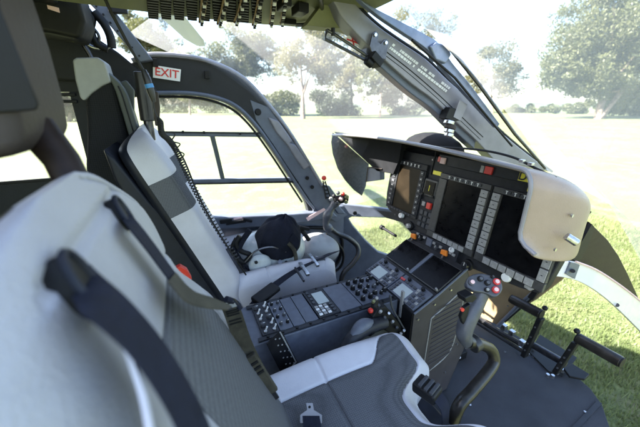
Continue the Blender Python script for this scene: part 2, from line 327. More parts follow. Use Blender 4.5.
# ================================================================== AIRFRAME
af=thing('helicopter','white helicopter whose open cockpit fills the picture, with floor, roof, door and windshield frames','helicopter',(0,0,GZ))
X_,Y_,Z_=V((1,0,0)),V((0,1,0)),V((0,0,1))
fl=[(-1.35,-.72),(.95,-.72),(1.15,-.70),(1.27,-.65),(1.336,-.59),(1.42,-.53),(1.465,-.47),(1.486,-.40),(1.49,-.10),(1.47,.2),(1.4,.5),(1.2,.68),(.9,.73),(-1.35,.73)]
ob('cabin_floor',MB().prism([V((x,y,-.03)) for x,y in fl],(0,0,.03)),'carpet',af,bevel=.004)
fb=MB()
for (a,b) in (((.62,-.70),(1.30,-.63)),((.70,-.58),(1.42,-.52))): fb.ribbon(smooth([V((a[0],a[1],.003)),V(((a[0]+b[0])/2,(a[1]+b[1])/2,.003)),V((b[0],b[1],.003))],6),[(0,.008,0)]*13,.004)
ob('floor_seam',fb,'radio2',af)
for (x,y) in ((505,352),(533,357),(420,351),(585,412),(470,405),(455,352)): 
    p=pZ(x,y,.001); ob('floor_screw',MB().cyl(p,p+Z_*.003,.005,n=10),'steel',af)
# belly / lower shell (exterior)
bl=MB(); R=[]
for x,w_,zt,zb in ((-1.4,.74,-.04,-.22),(0,.76,-.04,-.24),(.9,.75,-.04,-.22),(1.2,.58,-.04,-.17),(1.36,.38,-.04,-.12),(1.42,.2,-.04,-.08)):
    R.append([V((x,w_*math.cos(a),zt if math.sin(a)>=0 else zt+(zb-zt)*(-math.sin(a))**.6)) for a in [2*math.pi*j/24 for j in range(24)]])
ob('belly',bl.rings(R),'exterior',af)
# skids
for sgn in (-1,1):
    m=MB(); m.tube(smooth([(1.9,sgn*.98,GZ+.22),(1.7,sgn*.98,GZ+.06),(1.4,sgn*.98,GZ+.035),(-1.6,sgn*.98,GZ+.035)],8),.032); 
    for x in (.55,-.9): m.tube(smooth([(x,sgn*.3,-.2),(x,sgn*.7,-.28),(x,sgn*.98,GZ+.05)],6),.028)
    ob('landing_skid',m,'darksteel',af)
# roof
rf=MB(); rf.box((-.82,0,1.47),(.56,.74,.04)); ob('rear_roof',rf,'darktrim',af,bevel=.01)
rp=[V((x,y,1.42)) for x,y in ((-.30,.34),(-.235,.345),(.065,.37),(.30,.365),(.47,.34),(.56,.30),(.62,.20),(.60,.06),(.60,-.06),(.62,-.20),(.56,-.30),(.3,-.36),(-.30,-.36))]
ob('overhead_panel',MB().prism(rp,(0,0,.06)),'olive',af,bevel=.012)
# smooth olive fairing between overhead panel and centre post
ff=MB(); A=[pY(x,y,.10) for x,y in ((322,0),(332,4),(342,17),(353,31),(366,45),(378,56))]; B=[pY(x,y,.12) for x,y in ((300,29),(318,31),(338,32),(352,38),(364,48),(374,57))]
ff.band(A,B,(0,-.05,0)); ob('roof_fairing',ff,'olive',af,bevel=.004)
cw=MB(); R=[]
for x,w_,h in ((-.05,.15,.06),(-.3,.32,.34),(-.7,.42,.55),(-1.6,.45,.62),(-2.6,.38,.5)):
    R.append([V((x,w_*math.cos(a),1.5+h*max(0,math.sin(a))**.7)) for a in [2*math.pi*j/24 for j in range(24)]])
ob('unseen_engine_cowling',cw.rings(R),'exterior',af)  # out of view above the roof, built to block sun from aft
hub=V((-1.07,0,2.28)); ms=MB(); ms.cyl((-1.07,0,2.0),(-1.07,0,2.4),.09,.07); ms.cyl((-1.07,0,2.24),(-1.07,0,2.32),.22); ob('rotor_mast',ms,'darksteel',af)
for k in range(4):
    a=math.atan2(5.5,1.69)+k*math.pi/2; d=V((math.cos(a),math.sin(a),0)); s_=V((-d.y,d.x,0)); m=MB(); R=[]
    for t,wd,dr in ((.25,.06,0),(.7,.07,0),(.95,.15,0),(2.5,.16,.0),(4.2,.16,-.05),(5.3,.15,-.12),(5.7,.08,-.14)):
        R.append([hub+d*t+V((0,0,dr))+s_*wd*math.cos(b)+Z_*.012*math.sin(b) for b in [2*math.pi*j/12 for j in range(12)]])
    ob('rotor_blade',m.rings(R),'blade',af)
# rear cabin: side wall with window, bulkhead
YW=.72
m=MB()
for b0,b1 in (((-1.35,0),(-.30,.86)),((-1.35,1.20),(-.30,1.45)),((-.36,.86),(-.17,1.20)),((-.30,0),(-.12,.80)),((-1.35,.86),(-1.15,1.20))):
    m.box(((b0[0]+b1[0])/2,YW+.02,(b0[1]+b1[1])/2),((b1[0]-b0[0])/2-.0005,.02,(b1[1]-b0[1])/2-.0005))
ob('rear_side_wall',m,'darktrim',af)
ob('rear_side_window',MB().box((-.76,YW+.025,1.03),(.405,.003,.175)),'glass4',af)
m=MB(); 
for z in (1.19,1.165,.865): m.box((-.76,YW-.008,z),(.42,.006,.006))
ob('window_rail',m,'black',af,bevel=.002)
ob('rear_bulkhead',MB().box((-1.37,0,.72),(.02,.74,.74)),'darktrim',af)
# dark upper trim over the door post (curved sheet)
up=[(28,30),(62,28),(100,40),(118,52),(135,66),(150,80),(158,92),(152,96),(120,92),(96,82),(55,80),(36,80)]
ob('upper_trim',MB().prism([pY(x,y,.68) for x,y in up],(0,.03,0)),'darktrim',af,bevel=.012,seg=3)
m=MB(); m.band([pY(x,y,.64) for x,y in ((80,-6),(100,14),(122,40),(140,62))],[pY(x,y,.64) for x,y in ((97,-6),(117,14),(136,38),(153,60))],(0,.05,0))
rr=ob('roof_rail',m,'trim',af,bevel=.005)
for i in range(7):
    p=pY(96+i*7.2,6+i*8.3,.637); ob('rivet',MB().cyl(p,p+Y_*.006,.0035,n=8),'black',rr)
m=MB(); m.box(pY(118,10,.62),(.03,.012,.012)); m.cyl(pY(112,14,.62),pY(122,6,.62),.008); ob('rail_clamp',m,'black',af,bevel=.003)
# dark ceiling equipment over the rear seat
eq=MB(); eq.prism([pY(x,y,.42) for x,y in ((8,-12),(78,-12),(86,22),(80,40),(52,34),(26,30),(14,14))],(0,.14,0)); ob('ceiling_box',eq,'black',af,bevel=.015)
lb=ob('ceiling_label',MB().prism([pY(x,y,.418) for x,y in ((47,5),(59,8),(60,13),(48,9))],(0,-.001,0)),'pink',af)
ob('ceiling_lamp',MB().prism([pY(x,y,.5) for x,y in ((72,4),(84,12),(90,16),(86,18),(72,12))],(0,.03,0)),'greygreen',af,bevel=.006)
for pts,r_,mm in (([(84,6),(92,18),(91,30),(97,44),(108,50)],.012,'black'),([(76,30),(84,40),(92,47),(104,49),(113,44)],.006,'steel'),([(88,22),(98,34),(99,43)],.005,'darksteel'),([(94,12),(104,24),(110,36),(112,48)],.014,'black'),([(78,36),(88,52),(93,62)],.008,'darksteel'),([(56,33),(66,37),(74,40)],.007,'olive')):
    ob('ceiling_pipe',MB().tube(smooth([pY(x,y,.60 if mm!='olive' else .5) for x,y in pts],6),r_),mm,af)
m=MB()
for i in range(26): 
    p=pY(12+i*1.62,8+i*3.15,.05); m.box(p,(.010,.012,.0022),(V((1,.0,-.5)),Y_,V((.5,0,1))))
m.tube([pY(10,4,.062),pY(55,92,.062)],.008,8)
ob('ribbed_hose',m,'black',af,bevel=.001)
# ------------------------------------------------------------------ left door (arch)
door=ob('door_frame',MB().band([pY(x,y,.70) for x,y in [tuple(q)[:2] for q in smooth([(118,74,0),(132,62,0),(150,56,0),(180,57,0),(211,63,0),(243,79,0),(268,105,0),(288,131,0),(308,163,0),(329,196,0),(347,216,0)],4)]],
    [pY(x,y,.70) for x,y in [tuple(q)[:2] for q in smooth([(120,100,0),(136,97,0),(156,95,0),(186,95,0),(214,99,0),(235,108,0),(253,125,0),(272,151,0),(291,180,0),(305,201,0),(309,215,0)],4)]],(0,.05,0)),'darktrim',af,bevel=.006,seg=3)
# pale outer lip and inner ring
o1=smooth([(132,61.5,0),(150,55.5,0),(180,56.5,0),(211,62.5,0),(243,78.5,0),(268,104.5,0),(288,130.5,0),(308,162.5,0),(322,186,0)],5)
ob('door_lip',MB().tube([pY(q[0],q[1]-.6,.698) for q in o1],.010,8),'pillar',af)
o1=smooth([(150,93,0),(186,93,0),(214,97,0),(236,106,0),(255,124,0),(274,150,0),(293,179,0),(307,200,0),(314,210,0),(306,215,0),(280,215,0),(240,217,0),(200,219,0)],5)
ob('window_seal',MB().tube([pY(q[0],q[1],.694) for q in o1],.009,8),'trim',af)
o1=smooth([(150,97,0),(186,97,0),(212,101,0),(233,110,0),(251,127,0),(270,153,0),(289,182,0),(302,202,0)],5)
ob('window_seal',MB().tube([pY(q[0],q[1],.70) for q in o1],.006,8),'black',af)
ob('door_window',MB().prism([pY(x,y,.735) for x,y in ((120,97),(156,92),(186,92),(214,96),(235,105),(253,122),(272,148),(291,177),(309,201),(314,212),(300,217),(120,222))],(0,.004,0)),'glass2',af)
# sliding window frame
sw=MB(); fr=[(150,133.5),(300,132.5),(302,134),(327,180)]
def bar(mb,a,b,r,Y=.71): mb.box((pY(*a,Y)+pY(*b,Y))/2,((pY(*a,Y)-pY(*b,Y)).length/2,.010,r),((pY(*b,Y)-pY(*a,Y)),Y_,(pY(*b,Y)-pY(*a,Y)).cross(Y_)))
bar(sw,(140,133.5),(262,135),.010); bar(sw,(190,181),(297,179),.010)
ob('window_bar',sw,'trim',af,bevel=.003)
sw=MB(); bar(sw,(212,135),(223,181),.011,.712); ob('window_bar',sw,'greygreen',af,bevel=.003)
sw=MB(); bar(sw,(262,134),(297,181),.008,.708); ob('window_bar',sw,'black',af,bevel=.003)
sw=MB(); bar(sw,(140,131.8),(262,133),.003,.70); bar(sw,(190,183.8),(298,181.8),.003,.70); ob('window_bar',sw,'black',af)
for (x,y) in ((155,63),(207,75),(183,132),(204,132.5),(240,133.5)):
    p=pY(x,y,.69); ob('catch',MB().box(p,(.010 if y<100 else .005,.008,.016 if y<100 else .006)),'black',af,bevel=.002)
c=pY(258,112,.69); kb=ob('door_button',MB().cyl(c,c-Y_*.008,.017,.014),'black',af,bevel=.002)
# pillar pads
for i,(q) in enumerate((((268,117),(279,121),(293,141),(288,146),(276,132)),((285,141),(296,145),(310,166),(304,170),(293,154)),((322,184),(330,186),(340,200),(336,205),(327,197)),((326,196),(334,199),(346,214),(338,214)))):
    ob('pillar_pad',MB().prism([pY(x,y,.685) for x,y in q],(0,.02,0)),'pillar' if i<2 else 'trim',af,bevel=.008,seg=3)
# blue grey pillar face overlay on its lower half
pf=[(250,100),(268,107),(288,133),(308,165),(328,196),(348,215),(336,222),(317,211),(306,194),(290,170),(272,143),(256,120)]
ob('pillar_cover',MB().prism([pY(x,y,.696) for x,y in pf],(0,.006,0)),'trim',af,bevel=.003)
for (x,y) in ((307,178),(312,187)):
    c=pY(x,y,.69); ob('pillar_button',MB().cyl(c,c-Y_*.006,.011),'black',af)
# EXIT placard
q=[pY(153,65,.688),pY(181,69.5,.688),pY(180,81.5,.688),pY(153,77.5,.688)]
ex=ob('exit_sign',MB().prism(q,(0,.003,0)),'white_plastic',af)
xd=(q[1]-q[0]); yd=(q[0]-q[3]); text('lettering','EXIT',(q[0]+q[1]+q[2]+q[3])/4-Y_*.0012,xd,yd,.045,'text_red',ex,bold=.014)
# lower door panel and sill
dp=MB(); dp.box((.30,.735,.275),(.60,.015,.28)); ob('door_panel',dp,'trim',af,bevel=.006)
sl_=MB(); sl_.prism([pY(x,y,.66) for x,y in ((196,218),(230,217),(280,215),(310,213),(332,211),(338,217),(310,222),(262,227),(196,231))],(0,.06,0)); ob('door_sill',sl_,'trim',af,bevel=.008,seg=3)
m=MB(); pts=smooth([(262,240,0),(275,232,0),(300,228,0),(330,229,0),(342,240,0),(338,262,0),(322,276,0),(305,280,0)],6)
ob('door_pocket_rim',m.tube([pY(q[0],q[1],.70) for q in pts],.011,10),'black',af)
m=MB(); m.prism([pY(q[0],q[1],.712) for q in pts],(0,.004,0)); ob('door_pocket',m,'trim',af)
m=MB(); m.box(pY(236,222,.655),(.05,.008,.008)); m.cyl(pY(243,219,.65),pY(252,221,.65),.009); m.box(pY(226,221,.652),(.03,.006,.011)); ob('door_handle',m,'black',af,bevel=.002)
ob('door_handle_tag',MB().box(pY(238,218.5,.645),(.022,.002,.004)),'pink',af)
ob('grab_label',MB().prism([pY(x,y,.655) for x,y in ((306,218),(324,208),(326,210),(308,221))],(0,.002,0)),'pink',af)
# left nose wall with chin window: plane slanting inward
nL=(.42,.80,0); dL=.954
def pN(x,y,o=0): return pl(x,y,nL,dL-o)
NN=V(nL).normalized()
ob('nose_frame',MB().prism([pN(x,y) for x,y in ((335,203),(352,205),(380,208),(400,211),(404,216),(386,218),(352,217),(348,219),(345,224),(340,222))],NN*.03),'trim',af,bevel=.006)
ob('nose_frame',MB().prism([pN(x,y) for x,y in ((345,219),(348,218),(353,226),(366,241),(378,252),(396,258),(396,300),(330,300),(330,262),(338,240),(338,222))],NN*.03),'trim',af,bevel=.006)
ob('nose_frame',MB().prism([pN(x,y,.002) for x,y in ((376,210),(402,213),(410,226),(400,222),(386,218))],NN*.02),'side',af,bevel=.004)
c=pN(355,213,.004); ob('nose_button',MB().cyl(c,c-NN*.006,.013),'black',af)
ob('chin_window',MB().prism([pN(x,y,-.02) for x,y in ((345,215),(410,215),(425,258),(375,258))],NN*.003),'glass2',af)
# windshields
def gridob(name,A,B,bul,m,k=10):
    A=smooth(A,6);B=smooth(B,6); mb=MB(); R=[]
    for i in range(k+1):
        t=i/k; R.append([A[j].lerp(B[j],t)+V(bul)*math.sin(math.pi*t) for j in range(len(A))])
    n=len(A); vs=[p for r in R for p in r]; mb.add(vs,[(i*n+j,i*n+j+1,(i+1)*n+j+1,(i+1)*n+j) for i in range(k) for j in range(n-1)]); return ob(name,mb,m,af)
for s_ in (1,-1):
    gridob('windshield',[(-.12,s_*.72,1.42),(.06,s_*.73,1.345),(.30,s_*.73,1.21),(.6,s_*.73,.88),(.92,s_*.73,.54) if s_>0 else (.96,s_*.71,.74)],[(.25,s_*.05,1.49),(.5,s_*.05,1.455),(.8,s_*.05,1.325),(1.2,s_*.05,1.10),(1.62,s_*.05,.80)],(.05,0,.05),'glass' if s_>0 else 'glass3')
# centre post
PU=[(340,-12),(352,0),(365,14),(381,28),(401,42),(426,59),(448,80),(475,104),(497,128),(525,152),(552,172)]
PLo=[(322,-12),(334,2),(342,17),(355,32),(368,45),(388,63),(412,84),(434,100),(453,119),(476,140),(494,160)]
def sm2(P,k=4): return [(q[0],q[1]) for q in smooth([(a,b,0) for a,b in P],k)]
post=ob('windshield_post',MB().band([pY(x,y,.02) for x,y in sm2(PU)],[pY(x,y,.02) for x,y in sm2(PLo)],(0,.055,0)),'pillar',af,bevel=.004,seg=3)
lw=[(a-1.5,b+2.0) for a,b in PLo[4:10]]
ob('post_underside',MB().band([pY(x,y,.035) for x,y in sm2(PLo[4:10])],[pY(x,y+7,.035) for x,y in sm2(lw)],(0,.04,0)),'trim',af,bevel=.004)  # underside of the post as its own strip, shade put into the darker colour
ob('post_seal',MB().tube([pY(x,y-.5,.045) for x,y in sm2(PU)],.006,8),'black',af)
# groove lines on the post
gl=[(384,50),(410,70),(440,96),(466,121),(483,137)]
ob('post_groove',MB().tube([pY(x,y,.0195) for x,y in sm2(gl)],.0016,6),'black',post)
ob('post_groove',MB().tube([pY(x-2.5,y+2.5,.0195) for x,y in sm2(gl)],.0010,6),'shell',post)
# placard lines on the post: small illegible white rows
r=random.Random(5)
for row in range(2):
    t=0.0
    while t<1:
        L_=r.uniform(.018,.045)
        if not (.42<t<.47 or .72<t<.77):
            a=V((392+57*t,45+44*t,0))+V((-2.6,3.2,0))*(row-.2); b=a+V((57,44,0))*L_
            if r.random()<.92: ob('placard_line',MB().prism([pY(a.x-.9,a.y+1.1,.0192),pY(b.x-.9,b.y+1.1,.0192),pY(b.x+.7,b.y-.9,.0192),pY(a.x+.7,a.y-.9,.0192)],(0,-.0008,0)),'white_plastic',post)
        t+=L_+.008
# bracket with two lugs and sun visor rod
bk=MB(); bk.prism([pY(x,y,.008) for x,y in ((369,46),(372,33),(375,31),(378,34),(377,42),(380,44),(383,40),(386,39),(388,42),(385,60),(372,55))],(0,-.004,0)); ob('visor_bracket',bk,'darksteel',post,bevel=.001)
for (x,y) in ((375,35),(385.5,43)): 
    p=pY(x,y,.004); ob('bracket_bolt',MB().cyl(p,p-Y_*.005,.005),'steel',post)
m=MB(); m.box(pY(374,60,.0),(.022,.022,.012),(V((.8,0,-.6)),Y_,V((.6,0,.8)))); m.cyl(pY(366,60,-.005),pY(372,65,-.005),.012); ob('visor_clamp',m,'black',post,bevel=.003)
m=MB(); m.tube([pY(327,30,.03),pY(325,39,.03),pY(365,60,.01)],.0045,8); m.tube([pY(327,30,.03),pY(334,34,.03),pY(369,57,.01)],.0045,8); ob('visor_rod',m,'darksteel',post)
ob('rod_tip',MB().cyl(pY(333,28,.03),pY(333,36,.03),.006),'black',post)
q=[pY(344,39,.06),pY(351,34,.06),pY(361,45,.06),pY(354,48,.06)]; ws=ob('warning_placard',MB().prism(q,(0,-.002,0)),'white_plastic',af)
m=MB(); c=sum(q,V((0,0,0)))/4-Y_*.003
for a,b in ((0,2),(1,3)): 
    d=(q[b]-q[a])*.36; m.ribbon([c-d,c+d],[d.cross(Y_).normalized()*.0022]*2,.001)
ob('red_cross',m,'text_red',ws)
# wiper outside the right windshield
m=MB(); m.band([pY(x,y,-.03) for x,y in sm2([(358,-2),(375,8),(400,21),(425,34),(440,44),(452,62),(470,84),(500,124)])],[pY(x,y,-.03) for x,y in sm2([(364,4),(380,17),(399,30),(420,44),(432,54),(446,72),(466,94),(497,128)])],(0,.018,0)); wp=ob('wiper_arm',m,'wiper',af,bevel=.003)
ob('wiper_motor',MB().prism([pY(x,y,-.04) for x,y in ((430,46),(437,42),(449,45),(452,55),(446,64),(436,60))],(0,.03,0)),'wiper',wp,bevel=.006)
ob('wiper_blade',MB().tube([pY(446,43,-.05),pY(480,86,-.05),pY(515,134,-.05),pY(545,168,-.05)],.0065,8),'darksteel',wp)
ob('wiper_link',MB().tube([pY(412,40,-.05),pY(455,78,-.05),pY(500,132,-.05),pY(512,146,-.05)],.004,8),'black',wp)
# temperature probe clipped to the post
pb=thing('temperature_probe','small metal probe hanging from a plate clipped to the windshield post','gauge',pY(450,128,-.02))
ob('mounting_plate',MB().prism([pY(x,y,-.004) for x,y in ((453,117),(459,100),(467,104),(460,121))],(0,-.003,0)),'pillar',pb,bevel=.001)
ob('bracket',MB().prism([pY(x,y,.03) for x,y in ((438,118),(443,107),(454,110),(454,120),(446,121))],(0,-.035,0)),'black',pb,bevel=.003)
for k,(x,y,rr_,mm) in enumerate(((449,122.5,.019,'steel'),(450,127,.021,'taupe'),(449,131,.018,'steel'),(449,135,.016,'steel'))):
    p=pY(x,y,-.01); ob('ring',MB().cyl(p-V((.3,0,1)).normalized()*.007,p+V((.3,0,1)).normalized()*.007,rr_),mm,pb,bevel=.003)
# breaker rows hanging from the overhead panel
br=MB()
for i in range(9):
    x=152+i*13; a=pZ(x,-14,1.419); b=pZ(x+1,17+i*.6,1.419); mm=MB()
    for j in range(12):
        p=a.lerp(b,j/12); mm.box(p-Z_*.004,(.014,.006,.006))
    ob('breaker_row',mm,'black',af,bevel=.001)
for i,(x0,x1,y1) in enumerate(((205,201,25),(228,219,27),(246,236,25),(262,254,28),(275,271,27),(286,282,26))):
    a=pZ(x0,-10,1.405); b=pZ(x1,y1-4,1.41); mm=MB()
    mm.ribbon(smooth([a,a.lerp(b,.5)-Z_*.006,b,b-Z_*.006],6),[V((.008,.003,0))]*19,.003)
    st=ob('guard_strap',mm,'strap',af)
    for j in range(12):
        p=a.lerp(b,j/11.5)-Z_*.012; ob('switch',MB().box(p,(.004,.004,.005)),'black' if (i+j)%3 else 'white_plastic',st)
m=MB(); m.tube(smooth([pZ(x,y,1.412) for x,y in ((318,-10),(322,8),(318,18),(306,24),(296,25))],6),.006,8); ob('overhead_lip',m,'darksteel',af)
for q,h in ((pZ(290,22,1.41),(.02,.01,.008)),(pZ(300,10,1.405),(.016,.03,.012)),(pZ(284,4,1.405),(.012,.03,.012))): ob('overhead_switch',MB().box(q,h),'black',af,bevel=.003)
# right nose: white window frame band, dark cowling, chin frames
bo=[(556,262),(576,262),(596,270),(618,284),(640,301),(668,326)]; bi=[(548,276),(566,278),(582,283),(600,294),(620,311),(650,341)]
ob('lower_window_frame',MB().band([pY(x,y,-.42) for x,y in sm2(bo)],[pY(x,y,-.42) for x,y in sm2(bi)],(0,.012,0)),'exterior',af,bevel=.003)
ob('frame_bolt',MB().cyl(pY(617,305,-.423),pY(617,305,-.418),.008),'side',af)
ob('frame_edge',MB().tube([pY(x,y-.5,-.424) for x,y in sm2(bo[1:])],.003,6),'pink',af)
cwl=[(590,222),(598,230),(608,240),(619,256),(628,274),(636,292),(645,312),(625,291),(600,273),(578,262),(584,246)]
ob('nose_cowling',MB().prism([pY(x,y,-.40) for x,y in cwl],(0,.02,0)),'brown',af,bevel=.003)
ob('cowling_gap',MB().prism([pY(x,y,-.415) for x,y in ((584,238),(592,224),(595,228),(588,246),(579,264),(572,259))],(0,.01,0)),'black',af)
ob('hinge_plate',MB().prism([pY(x,y,-.425) for x,y in ((571,262),(580,265),(575,279),(566,274))],(0,.006,0)),'trim',af,bevel=.001)
ob('hinge_bolt',MB().cyl(pY(573,271,-.433),pY(573,271,-.424),.006),'black',af)
m=MB(); m.tube([pX(x,y,1.36) for x,y in ((505,322),(530,300),(553,280))],.004,8); ob('chin_frame',m,'black',af)
m=MB(); m.tube([pX(x,y,1.38) for x,y in ((498,326),(518,306),(548,280))],.009,8); ob('chin_frame',m,'trim',af)
ob('chin_bracket',MB().prism([pX(x,y,1.34) for x,y in ((529,296),(536,287),(541,290),(534,300))],(-.015,0,0)),'black',af,bevel=.003)
m=MB(); m.tube([pZ(x,y,.05) for x,y in ((474,316),(500,332),(528,348))],.013,8); m.tube([pZ(x,y,.03) for x,y in ((476,322),(505,340),(524,352))],.010,8); ob('floor_edge_tube',m,'blacktube',af)
for (x,y) in ((504,327),(512,333),(522,343)): ob('tube_clamp',MB().box(pZ(x,y,.06),(.012,.012,.016)),'steel',af,bevel=.003)
# ================================================================== INSTRUMENT PANEL
pT=V((.14,0,1)).normalized(); pNn=V((-1,0,.14)).normalized()
def pp(y,z,o=0): return V((.88+(z-.5)*.14,y,z))+pNn*o
def pq(x,y,o=0): 
    p=pl(x,y,(1,0,-.14),.81); return p+pNn*o
ip=thing('instrument_panel','black instrument panel with three big displays under a cream glareshield','instrument panel',(.9,-.05,.45))
AX=(Y_,pT,pNn)
outl=[(.33,.955),(.325,.74),(.316,.69),(.29,.665),(.25,.655),(.191,.641),(.14,.62),(.10,.605),(.0,.585),(-.076,.575),(-.233,.60),(-.389,.618),(-.44,.63),(-.452,.66),(-.462,.742),(-.455,.86),(-.43,.91),(-.38,.945),(-.30,.955)]
ob('panel_face',MB().prism([pp(y,z) for y,z in outl],-pNn*.03),'panel',ip,bevel=.004)
ob('panel_wall',MB().prism([pX(x,y,.90) for x,y in ((334,132),(345,142),(369,164),(377,171),(393,174),(399,160),(402,141))],(.02,0,0)),'hoodin',ip)
keymesh={}
def key(parent,y,z,hy,hz,o,h,m,bev=.0012,name='key'):
    k=(round(hy,4),round(hz,4),round(h,4),m)
    if k not in keymesh:
        o_=ob(name,MB().box(pp(y,z,o+h),(hy,hz,h),AX),m,parent,bevel=bev); keymesh[k]=(o_,pp(y,z,o+h)); return o_
    src,p0=keymesh[k]; c=src.copy(); COL.objects.link(c); c.name=name; c.parent=parent; c.location=pp(y,z,o+h)-wloc(parent); return c
def display(name_label,y0,y1,z0,z1,sy0,sy1,sz0,sz1,scr,kt,kb,kl,kr,mk,th=.012):
    b=MB(); 
    for (a0,a1,c0,c1) in ((y0,y1,sz1,z1),(y0,y1,z0,sz0),(y0,sy0,sz0,sz1),(sy1,y1,sz0,sz1)):
        b.box(pp((a0+a1)/2,(c0+c1)/2,th/2),(abs(a1-a0)/2-.0002,abs(c1-c0)/2-.0002,th/2),AX)
    d=ob('display',b,mk,ip,bevel=.0015,label=name_label)
    ob('screen',MB().box(pp((sy0+sy1)/2,(sz0+sz1)/2,.004),(abs(sy1-sy0)/2,abs(sz1-sz0)/2,.003),AX),scr,d)
    for n,edge in ((kt,'t'),(kb,'b'),(kl,'l'),(kr,'r')):
        for i in range(n):
            f=(i+.5)/n
            if edge in 'tb':
                y=sy0+(sy1-sy0)*f; z=(sz1+z1)/2 if edge=='t' else (z0+sz0)/2; s=abs(sy1-sy0)/n
                key(d,y,z,s*(.44 if mk=='bezel' else .34),abs((z1-sz1) if edge=='t' else (sz0-z0))*(.40 if (edge=='b' and mk=='bezel') else .24),th,.002,'key' if (edge=='b' and mk=='bezel') else 'keydark')
                if edge=='t': key(d,y,z-.001,.0012,.005,th+.004,.0004,'white_plastic',0,'key_mark'); key(d,y,z+.004,.004,.0010,th+.004,.0004,'white_plastic',0,'key_mark')
            else:
                z=sz0+(sz1-sz0)*f; y=(y0+sy0)/2 if edge=='l' else (sy1+y1)/2; s=abs(sz1-sz0)/n
                key(d,y,z,abs((sy0-y0) if edge=='l' else (y1-sy1))*(.40 if mk=='bezel' else .26),s*(.45 if mk=='bezel' else .34),th,.002,'key' if mk=='bezel' else 'keydark')
                key(d,y,z,.0025,.0012,th+.004,.0003,'white_plastic' if mk!='bezel' else 'ink',0,'key_mark')
    return d
dl=display('left display with a warm brown reflection coloured into its dark screen',.298,.085,.679,.915,.257,.118,.692,.890,'screen_br',6,7,9,8,'panel')
dm=display('middle display with a black screen',.008,-.212,.640,.900,-.028,-.178,.664,.880,'screen',6,6,0,8,'bezel')
dr=display('right display with a black screen',-.222,-.452,.640,.900,-.256,-.425,.668,.880,'screen',6,6,8,5,'bezel')
def knob(parent,y,z,r,h,m,o=0,mark=True,name='knob'):
    k=ob(name,MB().cyl(pp(y,z,o),pp(y,z,o+h),r,r*.88,18),m,parent,bevel=r*.12)
    if mark: ob('knob_mark',MB().box(pp(y,z+r*.4,o+h+.0004),(.0009,r*.45,.0004),AX),'white_plastic' if m!='white_plastic' else 'ink',k)
    return k
knob(ip,.178,.668,.013,.016,'white_plastic',.002)
knob(ip,-.130,.632,.0125,.014,'white_plastic',.004); knob(ip,-.345,.632,.016,.010,'white_plastic',.004,False)
knob(ip,.114,.640,.021,.010,'black',.001,False); knob(ip,.114,.640,.012,.022,'key',.001)
knob(ip,-.205,.606,.022,.012,'black',.001,False); knob(ip,-.205,.606,.014,.026,'darksteel',.001)
# small standby instrument
sb=ob('standby_instrument',MB().box(pp(.046,.828,.006),(.037,.037,.006),AX),'bezel',ip,bevel=.008,seg=4)
ob('screen',MB().box(pp(.046,.828,.0135),(.027,.027,.0016),AX),'screen',sb,bevel=.001)
for a,b in ((-.03,-.03),(.03,-.03)): knob(sb,.046+a,.828+b,.006,.007,'black',.012,False)
ob('tape_mark',MB().box(pp(.046,.828,.0153),(.0014,.012,.0002),AX),'yellow',sb)
# keypad with a red guarded button
kp=ob('keypad',MB().box(pp(.045,.715,.003),(.045,.058,.003),AX),'panel',ip,bevel=.002)
key(kp,.028,.758,.011,.013,.006,.006,'red',.002,'red_button')
for i in range(3):
    for j in range(3): key(kp,.062-.024*i,.722-.026*j,.0085,.0095,.006,.003,'keydark',.002)
key(kp,.062,.758,.0085,.0095,.006,.003,'key',.002)
# top strip: warning lamps, placards
ts=ob('lamp_strip',MB().box(pp(-.17,.948,.004),(.21,.020,.004),AX),'radio2',ip,bevel=.003)
key(ts,.012,.945,.012,.012,.008,.004,'pink',.002,'warning_lamp'); key(ts,-.187,.944,.014,.013,.008,.004,'red',.002,'warning_lamp')
key(ts,.032,.948,.006,.010,.008,.003,'red',.001,'warning_lamp'); key(ts,-.162,.944,.006,.012,.008,.003,'key',.001,'lamp_label')
ob('cream_placard',MB().box(pp(.032,.893,.003),(.022,.008,.003),AX),'yellow',ip,bevel=.001)
yp=ob('yellow_placard',MB().box(pp(-.322,.946,.009),(.034,.0135,.002),AX),'yellow',ip)
text('lettering','D-H',pp(-.318,.946,.0115),-Y_,pT,.034,'ink',yp,bold=.02)
ob('yellow_placard',MB().box(pp(-.342,.916,.009),(.018,.009,.002),AX),'yellow',ip)
ob('panel_seam',MB().box(pp(.066,.93,.002),(.0012,.05,.002),AX),'black',ip)
for y,z in ((.31,.72),(.31,.80),(.31,.88),(.28,.672),(.23,.655),(.075,.94),(.075,.70),(.0,.6),(-.44,.65),(-.30,.612),(.31,.93),(.16,.635)):
    ob('panel_screw',MB().cyl(pp(y,z,0),pp(y,z,.003),.004,n=10),'darksteel',ip)
# switch row under the centre
sr=ob('switch_panel',MB().box(pp(-.035,.612,.006),(.125,.024,.006),(( Y_-pT*.04),pT,pNn)),'radio2',ip,bevel=.002)
for y,m_ in ((.068,'orange'),(-.105,'orange')):
    g_=ob('switch_guard',MB().prism([pp(y-.016,.600,.012),pp(y+.014,.600,.012),pp(y+.014,.618,.012),pp(y-.010,.622,.012)],pNn*.012),m_,sr,bevel=.003)
    ob('switch_lever',MB().cyl(pp(y,.60,.02),pp(y-.008,.59,.034),.003),'steel',g_)
ob('small_display',MB().box(pp(-.02,.618,.015),(.014,.016,.003),AX),'radio',sr,bevel=.001)
knob(sr,.030,.617,.013,.012,'black',.012); knob(sr,-.060,.612,.010,.010,'keydark',.012)
for i,y in enumerate((.05,.01,-.045,-.08,-.13,-.145)): key(sr,y,.628-.002*i,.006,.005,.012,.003,'key',.001)
